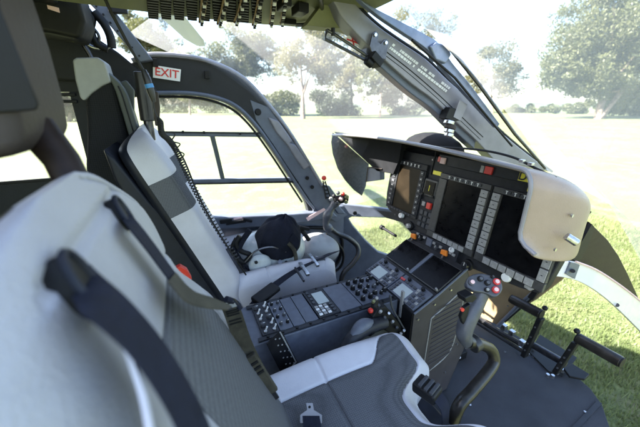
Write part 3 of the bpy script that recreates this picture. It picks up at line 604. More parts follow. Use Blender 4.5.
# glareshield
XA=.775
def prof(x,dz,dy,cut):
    P=[]; yl=.66-dy*.3; dy=dy+.042*max(0,1-(x-.775)/.14)
    P.append((yl+.0,.998-dz)); 
    for k in range(1,12): y=yl+(-.36-yl)*k/12; P.append((y,1.000-dz+.022*math.sin(math.pi*k/12)))
    for a in range(0,91,15): 
        t=math.radians(a); P.append((-.385-(.075-dy)*math.sin(t),.945-dz*1.3+.055*math.cos(t)))
    for z in (.90,.87,.84): P.append((-.46+dy,z-dz*.2))
    kk=max(0,1-(x-.775)/.05)
    P.append((-.461+dy-.004*kk,.822-cut*.6)); P.append((-.462+dy-.018*kk,.808-cut*.85))
    P.append((-.463+dy-.045*kk,.797-cut))
    return [V((x+ (0.0),y,z)) for y,z in P]
hm=MB(); Rr=[prof(XA,0,0,-.0),prof(.82,.003,-.012,.03),prof(.88,.012,-.02,.045),prof(.94,.028,-.02,.05),prof(.99,.055,-.005,.04),prof(1.03,.09,.03,.03),prof(1.05,.13,.08,.02)]
n=len(Rr[0]); hm.add([p for r_ in Rr for p in r_],[(i*n+j,i*n+j+1,(i+1)*n+j+1,(i+1)*n+j) for i in range(len(Rr)-1) for j in range(n-1)])
hd=ob('glareshield',hm,['hood','hoodin'],ip,ang=60); so_=hd.modifiers.new('t','SOLIDIFY'); so_.thickness=.010; so_.offset=-1; so_.material_offset=1; so_.material_offset_rim=0
sbm=hd.modifiers.new('s','SUBSURF'); sbm.levels=1; sbm.render_levels=2
ob('glareshield_rim',MB().tube([p for p in Rr[0]],.0055,8),'pillar',ip)
fin=[(333,132.5),(331.5,142),(333,154),(338,169),(345,180),(354,190),(362,196),(366,186),(369,164)]
ob('side_shroud',MB().prism([pY(x,y,.655) for x,y in fin],(0,.006,0)),'fin',ip,bevel=.002)
ob('vent_box',MB().prism([pX(x,y,.90) for x,y in ((367,167),(380,168),(380,180),(366,182))],(.03,0,0)),'trim',ip,bevel=.003)
ob('vent_box_lip',MB().tube([pX(x,y,.895) for x,y in ((366,182),(368,167),(382,169))],.003,6),'taupe',ip)
ob('nose_hump',MB().sphere((1.05,.20,.955),(.09,.17,.082)),'hoodin',ip)
ob('shield_strip',MB().tube(smooth([pX(x,y,.86) for x,y in ((440,147),(480,150),(512,157),(535,168),(556,178))],6),.0035,8),'black',ip)
for (x,y) in ((522,161),(531,164)): ob('strip_clip',MB().box(pX(x,y,.855),(.006,.006,.004)),'steel',ip,bevel=.001)
for (x,y) in ((573,216),(556,250)):
    p=pY(x,y,-.475); ob('shield_screw',MB().cyl(p,p+Y_*.004,.0045,n=12),'steel',ip)
p=pY(566,236,-.48); q=pY(577,243,-.50); ob('shield_latch',MB().cyl(p,q,.010,.010,16),'steel',ip,bevel=.002)
# tan lower panel below the right display
tn=MB(); tp=[(450,240),(480,258),(520,274),(540,274),(556,255),(582,238),(577,262),(560,281),(535,300),(515,312),(497,325),(482,318),(466,300),(450,285)]
ob('lower_cover',MB().prism([pX(x,y,1.40) for x,y in tp],(.02,0,0)),'tan',ip,bevel=.004)
for (x,y) in ((508,306),(492,318),(521,299)):
    p=pX(x,y,1.399); ob('cover_screw',MB().cyl(p,p-X_*.004,.004,n=10),'steel',ip)
ob('lower_bezel',MB().prism([pq(x,y,.004) for x,y in ((524,287),(531,264),(536,257),(551,258),(543,277),(538,288),(530,291))],-pNn*.02),'key',ip,bevel=.003)
p=pX(383,228,.80); q=pX(396,236,.80); sj=ob('plug',MB().cyl(p,q,.006),'black',ip); ob('plug_cap',MB().cyl(p-(q-p)*.15,p,.011),'black',sj)
# ================================================================== CENTRE CONSOLE
cc=thing('centre_console','blue grey centre console with radios and switches between the two front seats','console',(.45,-.05,0))
ct=.485
ob('body',MB().box((.36,-.0325,(ct-.004)/2),(.29,.0975,(ct-.004)/2)),'radio',cc,bevel=.004)
ped=[(.652,.476),(.748,.521),(.885,.598),(.93,.50),(.96,.20),(.90,.002),(.652,.002)]
ob('pedestal',MB().prism([V((x,.093,z)) for x,z in ped],(0,-.303,0)),'panel',cc,bevel=.003)
ob('pedestal_trim',MB().tube([V((x,-.213,z)) for x,z in ((.652,.476),(.748,.521),(.885,.598))],.004,8),'trim',cc)
sp=[(.70,.455),(.76,.478),(.87,.535),(.90,.50),(.91,.36),(.87,.20),(.73,.17),(.70,.22)]
ob('side_panel',MB().prism([V((x,-.2105,z)) for x,z in ped[0:1]+[(.748,.516),(.88,.59),(.925,.50),(.95,.2),(.89,.01),(.655,.01)]],(0,-.003,0)),'side',cc,bevel=.001)
gp=[V((x,-.2145,z)) for x,z in ((.735,.43),(.79,.46),(.86,.50),(.885,.47),(.885,.33),(.86,.22),(.76,.17),(.735,.19))]
gr=ob('speaker_grille',MB().prism(gp,(0,-.003,0)),'side',cc,bevel=.002)
ob('grille_rim',MB().tube(smooth(gp+[gp[0]],4),.0028,8),'key',gr)
for i in range(13):
    z=.21+i*.021; x0,x1=.748,.872
    ob('grille_slat',MB().cyl((x0,-.219,z),(x1,-.219,z+.02),.0014,n=6),'side',gr)
for x,z in ((.67,.45),(.68,.25),(.71,.10),(.86,.12),(.90,.25),(.81,.53),(.74,.49)): ob('side_screw',MB().cyl((x,-.2145,z),(x,-.2185,z),.004,n=10),'steel',cc)
CT=(X_,Y_,Z_)
def cpl(name,x0,x1,y0,y1,m,h=.006,parent=None): return ob(name,MB().box(((x0+x1)/2,(y0+y1)/2,ct+h/2),(abs(x1-x0)/2-.0007,abs(y1-y0)/2,h/2)),m,parent or cc,bevel=.0012)
Y0,Y1=-.112,.040
rail1=ob('screw_rail',MB().box((.39,-.120,ct+.001),(.255,.0075,.002)),'radio2',cc); rail2=ob('screw_rail',MB().box((.39,.049,ct+.001),(.255,.0085,.002)),'radio2',cc)
for i in range(11):
    x=.165+i*.047
    for rl,y in ((rail1,-.120),(rail2,.049)): ob('screw',MB().cyl((x,y,ct+.003),(x,y,ct+.007),.0045,n=10),'black',rl)
def ckn(parent,x,y,r,h,m='black',z=ct+.006,mark=True,name='knob'):
    k=ob(name,MB().cyl((x,y,z),(x,y,z+h),r,r*.85,14),m,parent,bevel=r*.1)
    if mark: ob('knob_mark',MB().box((x+r*.4,y,z+h+.0003),(r*.4,.0008,.0004)),'white_plastic',k)
    return k
a=cpl('switch_panel',.150,.205,Y0,Y1,'radio2')
for i in range(2):
    for j in range(5):
        x=.163+.028*i;y=.025-.031*j
        if (i+j)%3==0: ckn(a,x,y,.009,.010,'keydark')
        else:
            s_=ckn(a,x,y,.006,.004,'steel',mark=False,name='switch_base'); ob('switch_lever',MB().cyl((x,y,ct+.010),(x+.006,y,ct+.024),.0022,.003,8),'white_plastic',s_)
a=cpl('knob_panel',.206,.250,Y0,Y1,'radio')
for i in range(2):
    for j in range(4): ckn(a,.217+.022*i,.022-.036*j,.006,.009,'keydark' if (i+j)%2 else 'black')
cpl('blank_panel',.251,.292,Y0,Y1,'radio'); cpl('blank_panel',.293,.338,Y0,Y1,'radio')
a=cpl('radio_unit',.340,.420,Y0,Y1,'radio2',.008)
ob('screen',MB().box((.388,-.014,ct+.0085),(.021,.034,.0012)),'lcd',a)
for i in range(3):
    for j in range(4): ob('key',MB().box((.352+.0+ .0165*i if j<3 else .352+.0165*i,-.060-.0135*j,ct+.010),(.0062,.0048,.002)),'white_plastic' if (i+j)%2 else 'key',a,bevel=.001)
for j in range(4): ob('key',MB().box((.354,.028-.02*j,ct+.010),(.005,.006,.002)),'keydark',a,bevel=.001); 
for j in range(3): ob('key',MB().box((.405,-.062-.016*j,ct+.010),(.006,.005,.002)),'keydark',a,bevel=.001)
cpl('blank_panel',.422,.505,Y0,Y1,'radio')
a=cpl('knob_panel',.507,.572,Y0,Y1,'radio')
for i in range(2):
    for j in range(4): ckn(a,.524+.032*i,.020-.036*j,.0095,.015)
a=cpl('knob_panel',.573,.638,Y0,Y1,'radio')
for i in range(3):
    for j in range(3): ckn(a,.585+.021*i,.018-.046*j-(i%2)*.01,.007 if (i+j)%2 else .010,.012,'black' if (i*j)%2==0 else 'keydark')
# control display units on the first slope
u1=V((.652,0,.478)); u2=V((.748,0,.523)); uX=(u2-u1).normalized(); uN=V((-uX.z,0,uX.x))
def up_(s,y,o=0): return u1+uX*s+V((0,y,0))+uN*o
UA=(uX,Y_,uN)
def cdu(y0,y1,label):
    yc=(y0+y1)/2; hw=abs(y1-y0)/2; a=ob('control_unit',MB().box(up_(.050,yc,.005),(.047,hw-.001,.005),UA),'radio',cc,bevel=.0015,label=label)
    ob('screen',MB().box(up_(.034,yc+hw*.22,.0105),(.024,hw*.42,.0012),UA),'lcd',a)
    for i in range(4): ob('key',MB().box(up_(.012+.014*i,yc+hw*.80,.012),(.005,.006,.002),UA),'keydark',a,bevel=.001)
    for i in range(4):
        for j in range(3): ob('key',MB().box(up_(.012+.0165*i,yc-hw*.40-.0165*j,.012),(.0055,.005,.0018),UA),'keydark' if (i+j)%3 else 'key',a,bevel=.001)
    for i in range(6): ob('key',MB().box(up_(.073,yc+hw*.75-i*hw*.28,.012),(.005,.0065,.002),UA),'keydark' if i!=4 else 'key',a,bevel=.001)
    for y in (yc+hw*.5,yc-hw*.5):
        k=ob('knob',MB().cyl(up_(.087,y,.009),up_(.087,y,.022),.0075,.0065,14),'black',a,bevel=.001)
    return a
c1=cdu(.088,-.058,'control unit nearer the far seat'); c2=cdu(-.062,-.206,'control unit nearer the side panel')
ob('red_key',MB().box(up_(.073,-.075,.0125),(.005,.011,.003),UA),'red',c2,bevel=.001)
# two dark screens on the second slope
v1=V((.750,0,.526)); v2=V((.884,0,.600)); vX=(v2-v1).normalized(); vN=V((-vX.z,0,vX.x)); VA=(vX,Y_,vN)
def vp(s,y,o=0): return v1+vX*s+V((0,y,0))+vN*o
for y0,y1,lb in ((.090,-.058,'dark console display nearer the far seat'),(-.075,-.208,'dark console display nearer the side panel')):
    yc=(y0+y1)/2; hw=abs(y1-y0)/2
    a=ob('console_display',MB().box(vp(.066,yc,.003),(.062,hw,.003),VA),'bezel',cc,bevel=.0015,label=lb)
    ob('screen',MB().box(vp(.066,yc,.0065),(.058,hw-.003,.001),VA),'screen',a)
    ob('corner_clip',MB().cyl(vp(.010,yc-hw+.006,.004),vp(.010,yc-hw+.006,.016),.004),'key',a)
ob('divider_strip',MB().box(vp(.066,-.0665,.004),(.062,.007,.004),VA),'trim',cc,bevel=.001)
ob('aft_wall',MB().box((.651,-.169,.24),(.003,.040,.236)),'black',cc,bevel=.001)
ob('aft_edge',MB().box((.650,-.150,.475),(.004,.006,.055)),'key',cc,bevel=.001)
# perforated bracket plate by the console
pf_=thing('perforated_plate','black perforated plate standing between the near seat and the console','plate',(.19,-.17,.36))
Q=[pY(x,y,-.165) for x,y in ((266,343),(279,331),(283,333),(297,361),(296,366),(283,377))]
ob('plate',MB().prism(Q,(0,-.006,0)),'black',pf_,bevel=.002); ob('plate_edge',MB().tube([pY(x,y,-.173) for x,y in ((280,332),(296,362),(283,377))],.0022,6),'key',pf_)
for i in range(3):
    for j in range(5):
        p=pY(275.5+i*4+j*2.6,339+i*1.0+j*6.2-i*1.6,-.1715); ob('hole',MB().cyl(p,p-Y_*.0012,.0025,n=8),'key',pf_)
# ================================================================== SEATS
SC,ST=V((.150,0,.42)),V((-.105,0,1.085))
bT=(ST-SC).normalized(); bN=V((bT.z,0,-bT.x))
def smst(a,b,x): t=min(1,max(0,(x-a)/(b-a))); return t*t*(3-2*t)
BL=(ST-SC).length
def backrest(yc,seat,near):
    R=[]; zs=[]; NS=150; NR=220
    for i in range(NS+1):
        s=-.04+(BL+.04)*i/NS; z=(SC+bT*s).z
        e=max(0,(z-.91)/(1.085-.91)); hw=.252*(1-min(.99,e)**2.7)**.42 if e>0 else .252
        hw=max(hw,.02); hn=.052*(1-max(0,(e-.72)/.28)**2*.85)
        ys=-.065*smst(.93,1.085,z) if near else 0
        if not near: hw=max(.02,.252*(1-min(.97,e)**5)**.4)
        ring=[]
        for j in range(NR):
            a=2*math.pi*j/NR; ca,sa=math.cos(a),math.sin(a)
            y=hw*math.copysign(abs(ca)**.45,ca); nn_=hn*math.copysign(abs(sa)**.5,sa)
            v=y/.252; d=0
            if near and y>0: y*=1-.52*math.exp(-((z-.915)/.062)**2)-.20*math.exp(-((z-.83)/.06)**2)
            if sa>0:
                bo=smst(.52,.82,abs(v))*(.006 if near else .036)*smst(0,.1,s)*(1-(.75 if near else .35)*smst(.95,1.06,z)); d+=bo
                bw=.14 if near else .128; d-=.0045*math.exp(-((abs(y)-bw)/.0035)**2)*(z<.93)
                d-=.004*math.exp(-((z-(.93 if near else .905))/.004)**2)*(abs(y)<bw)
                if near: d-=.006*math.exp(-((abs(y)-(hw-.055))/.004)**2)*(z>.80 and hw>.1 and y>0); d-=.006*math.exp(-((z-1.045)/.004)**2)*(abs(y)<hw-.055); d+=.0006*math.sin(y*70+z*35)*math.sin(z*60-y*20)*smst(.1,.25,abs(y))
                d+=.004*math.cos(v*2.2)
                if not near: d-=.0035*(math.exp(-((z-.815)/.0035)**2)+math.exp(-((z-.935)/.0035)**2))*(abs(y)>.13)
            ring.append(V((0,yc+y+ys,0))+SC+bT*s+bN*(nn_-hn+.006+d))
        R.append(ring); zs.append(z)
    def mi(i,j):
        a=2*math.pi*(j+.5)/NR; y=.252*math.copysign(abs(math.cos(a))**.45,math.cos(a)); z=zs[i]; sa=math.sin(a)
        if sa<-.05 : return 2
        if near: return 1 if (abs(y)<.140 and z<.93 and sa>0) else 0
        if abs(y)<.128 and z<.905 and sa>0: return 1
        if .815<z<.935: return 1
        return 0
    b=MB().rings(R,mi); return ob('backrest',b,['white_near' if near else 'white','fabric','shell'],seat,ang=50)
def cushion(yc,seat,near):
    R=[]; NX,NY=190,190; H=.452; rows=[]
    def xf(y): 
        n_=math.exp(-(abs(y)/.075)**4); return .592-.115*n_+.0*y-.02*smst(.19,.25,abs(y))
    pts=[];mats=[]
    def top(u,v):
        y=v*.248; x=.10+(xf(y)-.10)*u
        eu=max(0,(u-.86)/.14); ev=max(0,(abs(v)-.80)/.20)
        z=H+(.018 if near else .044)*smst(.45,.85,abs(v))+.022*math.sin(math.pi*min(1,u*1.05))*.6-.042*eu**2.4-.045*ev**2.6
        n_=smst(.115,.05,abs(y))*smst(.75,1,u); z-=.02*n_
        z-=.005*math.exp(-((x-.265)/.004)**2)+.005*math.exp(-((abs(y)-bnd(x))/.0035)**2)*(x<front(y))
        z-=.004*math.exp(-((x-front(y))/.0035)**2)*(abs(y)<.235)
        return V((x,yc+y,z))
    def bnd(x): return .143+.075*smst(.40,.50,x)
    def front(y): return xf(y)-.052
    g=[[top(i/NX,-1+2*j/NY) for j in range(NY+1)] for i in range(NX+1)]
    mb=MB(); W=NY+1; vs=[p for r_ in g for p in r_]; fs=[];ms=[]
    for i in range(NX):
        for j in range(NY):
            c=(g[i][j]+g[i+1][j+1])/2; y=c.y-yc
            fs.append((i*W+j,i*W+j+1,(i+1)*W+j+1,(i+1)*W+j)); ms.append(1 if abs(y)<bnd(c.x) and c.x<front(y) else 0)
    # side skirt
    loop=[(0,j) for j in range(NY)]+[(i,NY) for i in range(NX)]+[(NX,j) for j in range(NY,0,-1)]+[(i,0) for i in range(NX,0,-1)]
    prev=[i*W+j for i,j in loop]; cen=V((.34,yc,0))
    for dz,sh in ((-.02,.006),(-.06,.004),(-.085,-.01)):
        o_=len(vs)
        for i,j in loop:
            p=g[i][j]; d=V((p.x-cen.x,p.y-cen.y,0)).normalized(); vs.append(V((p.x,p.y,H+dz-.045))+d*sh)
        L_=len(loop)
        for k in range(L_): fs.append((prev[k],prev[(k+1)%L_],o_+(k+1)%L_,o_+k)); ms.append(0)
        prev=list(range(o_,o_+L_))
    fs.append(tuple(prev)); ms.append(2)
    mb.add(vs,fs,ms); return ob('seat_cushion',mb,['white','fabric','shell'],seat,ang=60)
def shell(yc,seat):
    m=MB(); m.prism([SC+bT*s+bN*n_+V((0,yc-.235,0)) for s,n_ in ((-.10,.02),(.5,-.085),(.66,-.095),(.70,-.11),(.60,-.135),(.30,-.155),(-.05,-.15),(-.12,-.05))],(0,.47,0)); ob('seat_shell',m,'shell',seat,bevel=.015,seg=3)
    m=MB(); m.prism([V((x,yc-.21,z)) for x,z in ((.02,.345),(.56,.345),(.56,.31),(.42,.26),(.40,.02),(.10,.02),(.05,.24))],(0,.42,0)); ob('seat_base',m,'shell',seat,bevel=.01)
def Pb(x,y,o): return pl(x,y,bN,bN.dot(SC)+.006+o)
# ---- near seat
ns=thing('crew_seat','near white and grey crew seat with belts through its back, at the lower left','seat',(.2,-.455,0),'crew seats')
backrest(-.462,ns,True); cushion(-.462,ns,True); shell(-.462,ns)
hr=MB(); hr.prism([pY(x,y,-.30) for x,y in ((-40,-30),(22,-30),(36,2),(52,50),(66,102),(70,125),(68,136),(60,141),(30,147),(0,154),(-40,160))],(0,-.16,0)); h_=ob('headrest',hr,'taupe',ns,bevel=.014,seg=4)
hi=MB(); hi.prism([pY(x,y,-.4605) for x,y in ((-60,-30),(-6,-30),(2,10),(14,40),(30,80),(40,104),(38,110),(20,112),(-60,116))],(0,-.004,0)); ob('headrest_pad',hi,'black',h_,bevel=.004)
ob('headrest_post',MB().tube([pY(36,128,-.38),pY(62,160,-.40),pY(82,200,-.42)],[.020,.018,.018],14),'brown',ns)
def slot(x,y,w_,h_,seat,ang):
    c=Pb(x,y,.010); u=(bT*math.cos(ang)+Y_*math.sin(ang)); v_=(Y_*math.cos(ang)-bT*math.sin(ang)); P=[c+u*h_*math.sin(t)+v_*w_*math.cos(t) for t in [2*math.pi*k/20 for k in range(21)]]
    s_=ob('belt_slot',MB().prism([p+bN*.001 for p in P[:-1]],-bN*.03),'black',seat); ob('slot_rim',MB().tube([p+bN*.001 for p in P],.003,8),'shell',s_)
slot(124,213,.012,.020,ns,.2); slot(85,283,.012,.024,ns,.2)
def belt(pts,m,parent,name,wd=.023,o=None,t=.0016):
    P=smooth([Pb(x,y,of) for x,y,of,_ in pts],6); W=smooth([V(q[3]).normalized()*wd for q in pts],6)
    return ob(name,MB().ribbon(P,[w_.normalized()*wd for w_ in W],t),m,parent)
def wv(px,py,dx,dy,o=.02): 
    a=Pb(px,py,o); b=Pb(px+dx,py+dy,o); return tuple((b-a).normalized())
belt([(122,212,.000,wv(122,212,6,-6)),(134,226,.020,wv(134,226,9,-8)),(152,249,.022,wv(152,249,8,-8)),(172,276,.022,wv(172,276,8,-8)),(192,297,.026,wv(192,297,5,-9)),(215,303,.034,wv(215,303,3,-10)),(231,309,.044,wv(231,309,8,-6))],'belt',ns,'shoulder_belt',.019)
belt([(172,277,.026,wv(172,277,7,-8)),(190,296,.032,wv(190,296,4,-9)),(212,303,.038,wv(212,303,2,-10)),(230,308,.047,wv(230,308,8,-8))],'olive_lit_belt',ns,'shoulder_belt',.023)  # second ribbon over the navy belt, its lit stretch painted olive
BP=smooth([pY(x,y,Y) for x,y,Y in ((226,301,-.335),(231,308,-.335),(236,322,-.337),(244,344,-.34),(255,366,-.345),(268,388,-.35))],6)
ob('shoulder_belt',MB().ribbon(BP,[V((1,-.15,.12)).normalized()*.0165]*len(BP),.0022),'olive_lit_belt',ns)  # same navy belt lower down, light put into the olive colour
ob('belt_loop',MB().tube(smooth([pY(226,299,-.34),pY(232,301,-.335),pY(237,304,-.333),pY(240,309,-.335)],5),.006,10),'belt',ns)
a_=pY(247,357,-.352); b_=pY(271,393,-.36); d_=(b_-a_); bW=d_.cross(Y_).normalized(); bk=MB(); bk.box((a_+b_)/2,(d_.length/2,.0175,.006),(d_,bW,Y_)); bb=ob('buckle',bk,'olive_lit_belt',ns,bevel=.004)
for k in range(3):
    f=.15+.12*k; p=a_+d_*f; ob('buckle_ridge',MB().box(p-Y_*.007,(.003,.015,.002),(d_,bW,Y_)),'black',bb,bevel=.001)
ob('buckle_tongue',MB().box(b_+d_.normalized()*.010,(.014,.010,.003),(d_,bW,Y_)),'darksteel',bb,bevel=.002)
belt([(80,276,.000,wv(80,276,8,-12)),(92,292,.016,wv(92,292,8,-12)),(116,312,.024,wv(116,312,11,-12)),(146,344,.028,wv(146,344,12,-10)),(174,386,.030,wv(174,386,13,-9)),(196,430,.030,wv(196,430,13,-7)),(212,480,.03,wv(212,480,13,-6))],'belt',ns,'shoulder_belt',.024)
belt([(113,318,.022,wv(113,318,5,-1)),(128,352,.024,wv(128,352,5,-1)),(142,392,.024,wv(142,392,5,-1)),(152,440,.024,wv(152,440,5,-1))],'white',ns,'belt_edge',.0016,t=.003)
# lap belt tongue on the cushion and buckle in the notch
lp=MB(); z0=.488
q=[pZ(x,y,z0) for x,y in ((306,404),(313,404),(314,411),(322,416),(322,424),(300,424),(300,416),(307,411))]; tg=ob('belt_tongue',MB().prism(q,(0,0,.004)),'steel2',ns,bevel=.001)
c=pZ(309.5,407,z0+.004); ob('tongue_hole',MB().cyl(c,c+Z_*.001,.003),'black',tg)
ob('lap_belt',MB().ribbon([pZ(311,416,z0+.008),pZ(312,424,z0+.010),pZ(313,440,z0-.0)],[(pZ(320,418,z0)-pZ(303,418,z0))/2]*3,.002),'belt',ns)
bc=pZ(427,389,.478); a1=(pZ(440,398,.478)-pZ(420,384,.478)).normalized(); a2=Z_.cross(a1)
bu=ob('lap_buckle',MB().box(bc,(.030,.024,.014),(a1,a2,(Z_-a1*.1))),'black',ns,bevel=.006,seg=3)
for k in (-.012,.004,.018): ob('buckle_bar',MB().box(bc+a1*k+Z_*.0155,(.0045,.021,.004),(a1,a2,Z_)),'keydark',bu,bevel=.0015)
ob('crotch_strap',MB().ribbon(smooth([bc+a1*.02+Z_*.004,bc+a1*.05-Z_*.02,bc+a1*.06-Z_*.10],5),[a2*.018]*11,.002),'belt',ns)
for k in range(9):
    f=.06+k*.045; i0=int(f*(len(BP)-1)); p=BP[i0]-Y_*.003; ob('stitch',MB().box(p,(.012,.0006,.0012),(V((1,-.15,.12)),Y_,Z_)),'taupe_light' if k<4 else 'black',ns)
# ---- far seat
fsx=thing('crew_seat','far white crew seat with a grey woven band across its backrest','seat',(.2,.455,0),'crew seats')
backrest(.452,fsx,False); cushion(.46,fsx,False); shell(.455,fsx)
m=MB(); m.cyl(pY(141,72,.40),pY(148,121,.40),.0235,.0235); hp=ob('headrest_post',m,'blacktube',fsx,bevel=.004); ob('post_rod',MB().cyl(pY(148,120,.40),pY(151,140,.40),.015),'darksteel',hp)
ob('post_bracket',MB().prism([pY(x,y,.47) for x,y in ((112,85),(126,80),(134,90),(134,112),(126,104),(117,100))],(0,.03,0)),'greygreen',fsx,bevel=.004)
ob('side_guide',MB().prism([pY(x,y,.30) for x,y in ((152,90),(158,92),(160,108),(159,126),(155,126))],(0,.03,0)),'taupe',fsx,bevel=.004)
# far belts
def zb(x,y,z): return pZ(x,y,z)
ob('lap_strap',MB().ribbon(smooth([zb(256,303,.46),zb(266,292,.485),zb(290,274,.495),(zb(312,262,.50)),(zb(334,252,.49))],6),[V((.022,-.016,.010))]*25,.003),'belt',fsx)
aj=MB(); A0=zb(255,302,.475); A1=zb(276,286,.495); d=(A1-A0); aj.box((A0+A1)/2,(d.length/2,.028,.009),(d,d.cross(Z_),Z_)); aj=ob('belt_adjuster',aj,'black',fsx,bevel=.005)
ob('strap_anchor',MB().tube([zb(249,313,.45),zb(254,305,.465)],.005,8),'steel',fsx)
for (xa,ya,xb,yb,mm,w_) in ((300,263,308,275,'steel',.008),(309,254,318,266,'steel',.007),(295,268,304,281,'darksteel',.004)):
    a=zb(xa,ya,.505); b=zb(xb,yb,.505); d=b-a; ob('belt_bar',MB().box((a+b)/2,(d.length/2,w_,.006),(d,d.cross(Z_),Z_)),mm,fsx,bevel=.002)
p=pY(181,274,.0); rb=ob('belt_release',MB().prism([pY(x,y,.05) for x,y in ((174,269),(180,266),(187,270),(192,279),(190,284),(183,277),(177,274))],(0,.02,0)),'red',fsx,bevel=.003)
# ---- rear cabin seat
rs=thing('rear_cabin_seat','tall charcoal rear seat with a pale grey head cap, behind the far crew seat','seat',(-.25,.42,0))
def strip(a,b,n=8): return sm2(a,n),sm2(b,n)
A=[(82,72),(85,110),(86,140),(85,165),(87,190),(92,225),(102,265)]; B=[(112,72),(121,110),(128,140),(134,170),(141,200),(150,235),(160,265)]
ob('backrest',MB().band([pY(x,y,.45) for x,y in sm2(A)],[pY(x,y,.45) for x,y in sm2(B)],(0,.08,0)),'fabric2',rs,bevel=.022,seg=4)
A=[(100,72),(112,84),(121,110),(130,140),(139,170),(147,200),(156,235)]; B=[(106,70),(124,88),(133,112),(141,140),(148,170),(154,200),(160,235)]
ob('side_bolster',MB().band([pY(x,y,.44) for x,y in sm2(A)],[pY(x,y,.44) for x,y in sm2(B)],(0,.08,0)),'greygreen',rs,bevel=.012,seg=3)
ob('bolster_seam',MB().tube([pY((a[0]+b[0])/2,(a[1]+b[1])/2,.438) for a,b in zip(sm2(A),sm2(B))][4:],.0025,6),'black',rs)
hc=[(72,60),(76,57.5),(98,57),(105,62),(110,78),(111,82),(102,86),(92,93),(84,101),(80,98),(75,80)]
ob('head_cap',MB().prism([pY(x,y,.435) for x,y in hc],(0,.10,0)),'taupe_light',rs,bevel=.016,seg=4)
ob('seat_pan',MB().box((-.45,.42,.42),(.20,.22,.05)),'fabric2',rs,bevel=.02); ob('seat_leg',MB().box((-.45,.42,.185),(.15,.18,.184)),'shell',rs,bevel=.01)
# ================================================================== HELMET
hl=thing('flight_helmet','pale flight helmet under a navy cloth cover, resting on the far crew seat','helmet',(.32,.42,.48))
def lump(c,r,ax,fn,NU=40,NV=22,v0=-.5,v1=.5):
    R=[]
    for i in range(NV+1):
        a=math.pi*(v0+(v1-v0)*i/NV); rr=[]
        for j in range(NU):
            b=2*math.pi*j/NU; k=fn(a,b); cc_=max(math.cos(a),.012)
            rr.append(V(c)+V(ax[0])*r[0]*cc_*math.cos(b)*k+V(ax[1])*r[1]*cc_*math.sin(b)*k+V(ax[2])*r[2]*math.sin(a)*k)
        R.append(rr)
    return MB().rings(R)
hcn=pY(272,252,.42); 
ob('shell',lump(hcn+V((0,0,-.005)),(.155,.13,.125),(X_,Y_,Z_),lambda a,b:1+.05*math.cos(b*2)+.05*math.sin(a*3)),'helmet',hl,ang=180)
def fold(a,b): return (1+.07*abs(math.sin(2.5*b+1.3*a+.4))-.045*abs(math.sin(4*b-2.2*a+.7))+.02*math.sin(9*b+4*a)+.22*max(0,math.cos(b-3.6))**2*max(0,math.cos(a*1.5))+.10*max(0,math.cos(b-.3))**3-.10*max(0,math.sin(b*2+2))*math.cos(a))*(1-.10*max(0,math.sin(a))*abs(math.cos(b)))
ob('cover',lump(hcn+V((.03,-.035,.078)),(.102,.105,.118),(V((.96,0,-.28)),Y_,V((.28,0,.96))),fold,90,44,-.16,.5),'cloth',hl,ang=180)
ob('cover_flap',MB().ribbon(smooth([pY(291,236,.28),pY(296,242,.27),pY(297,247,.27)],5),[V((.5,-.1,.6)).normalized()*.018]*11,.004),'cloth',hl)
ob('visor_rail',MB().tube(smooth([pY(245,262,.285),pY(256,251,.275),pY(272,247,.27),pY(286,252,.28)],6),.004,8),'darksteel',hl)
ob('visor_knob',MB().cyl(pY(280,262,.283),pY(280,262,.268),.010),'darksteel',hl)
ob('ear_cup',lump(pY(260,264,.295),(.05,.02,.045),(X_,Y_,Z_),lambda a,b:1),'helmet',hl,ang=180)
for (x,y,yy) in ((278,246,.285),(256,262,.262),(268,272,.262),(286,262,.285)):
    p=pY(x,y,yy); ob('snap',MB().cyl(p,p-Y_*.006,.007),'darksteel',hl)
ob('chin_strap',MB().tube(smooth([pY(288,243,.28),pY(294,250,.27),pY(296,262,.27),pY(292,272,.28)],6),.009,8),'olive_lit_belt',hl)
for pts,r_,mm in (([(240,236),(236,243),(241,251),(250,255),(244,262),(236,258)],.011,'black'),([(236,238),(232,248),(238,258),(244,266)],.007,'black'),([(232,246),(241,260),(248,268),(258,276)],.007,'cloth'),([(250,230),(243,240),(238,250)],.012,'cloth')):
    ob('cable',MB().tube(smooth([pY(x,y,.30) for x,y in pts],6),r_,10),mm,hl)
ob('side_pad',MB().box(pY(260,275,.27),(.03,.01,.03)),'black',hl,bevel=.008)
h2=thing('pale_cushion','small rounded pale grey pad beside the flight helmet, by the door','pad',pY(318,262,.55))
ob('pad',lump(pY(319,247,.55),(.115,.09,.08),(V((1,0,-.25)).normalized(),Y_,V((.25,0,1)).normalized()),lambda a,b:(abs(math.cos(b))**3+abs(math.sin(b))**3)**(-1/3)*(1-.06*math.sin(a))),'taupe_light',h2,ang=180)
m=MB(); m.tube(smooth([pY(296,226,.5),pY(303,232,.5),pY(309,240,.5)],5),.012); m.box(pY(304,228,.49),(.03,.012,.008),(V((1,0,-.4)),Y_,V((.4,0,1)))); ob('clip',m,'black',h2,bevel=.002)
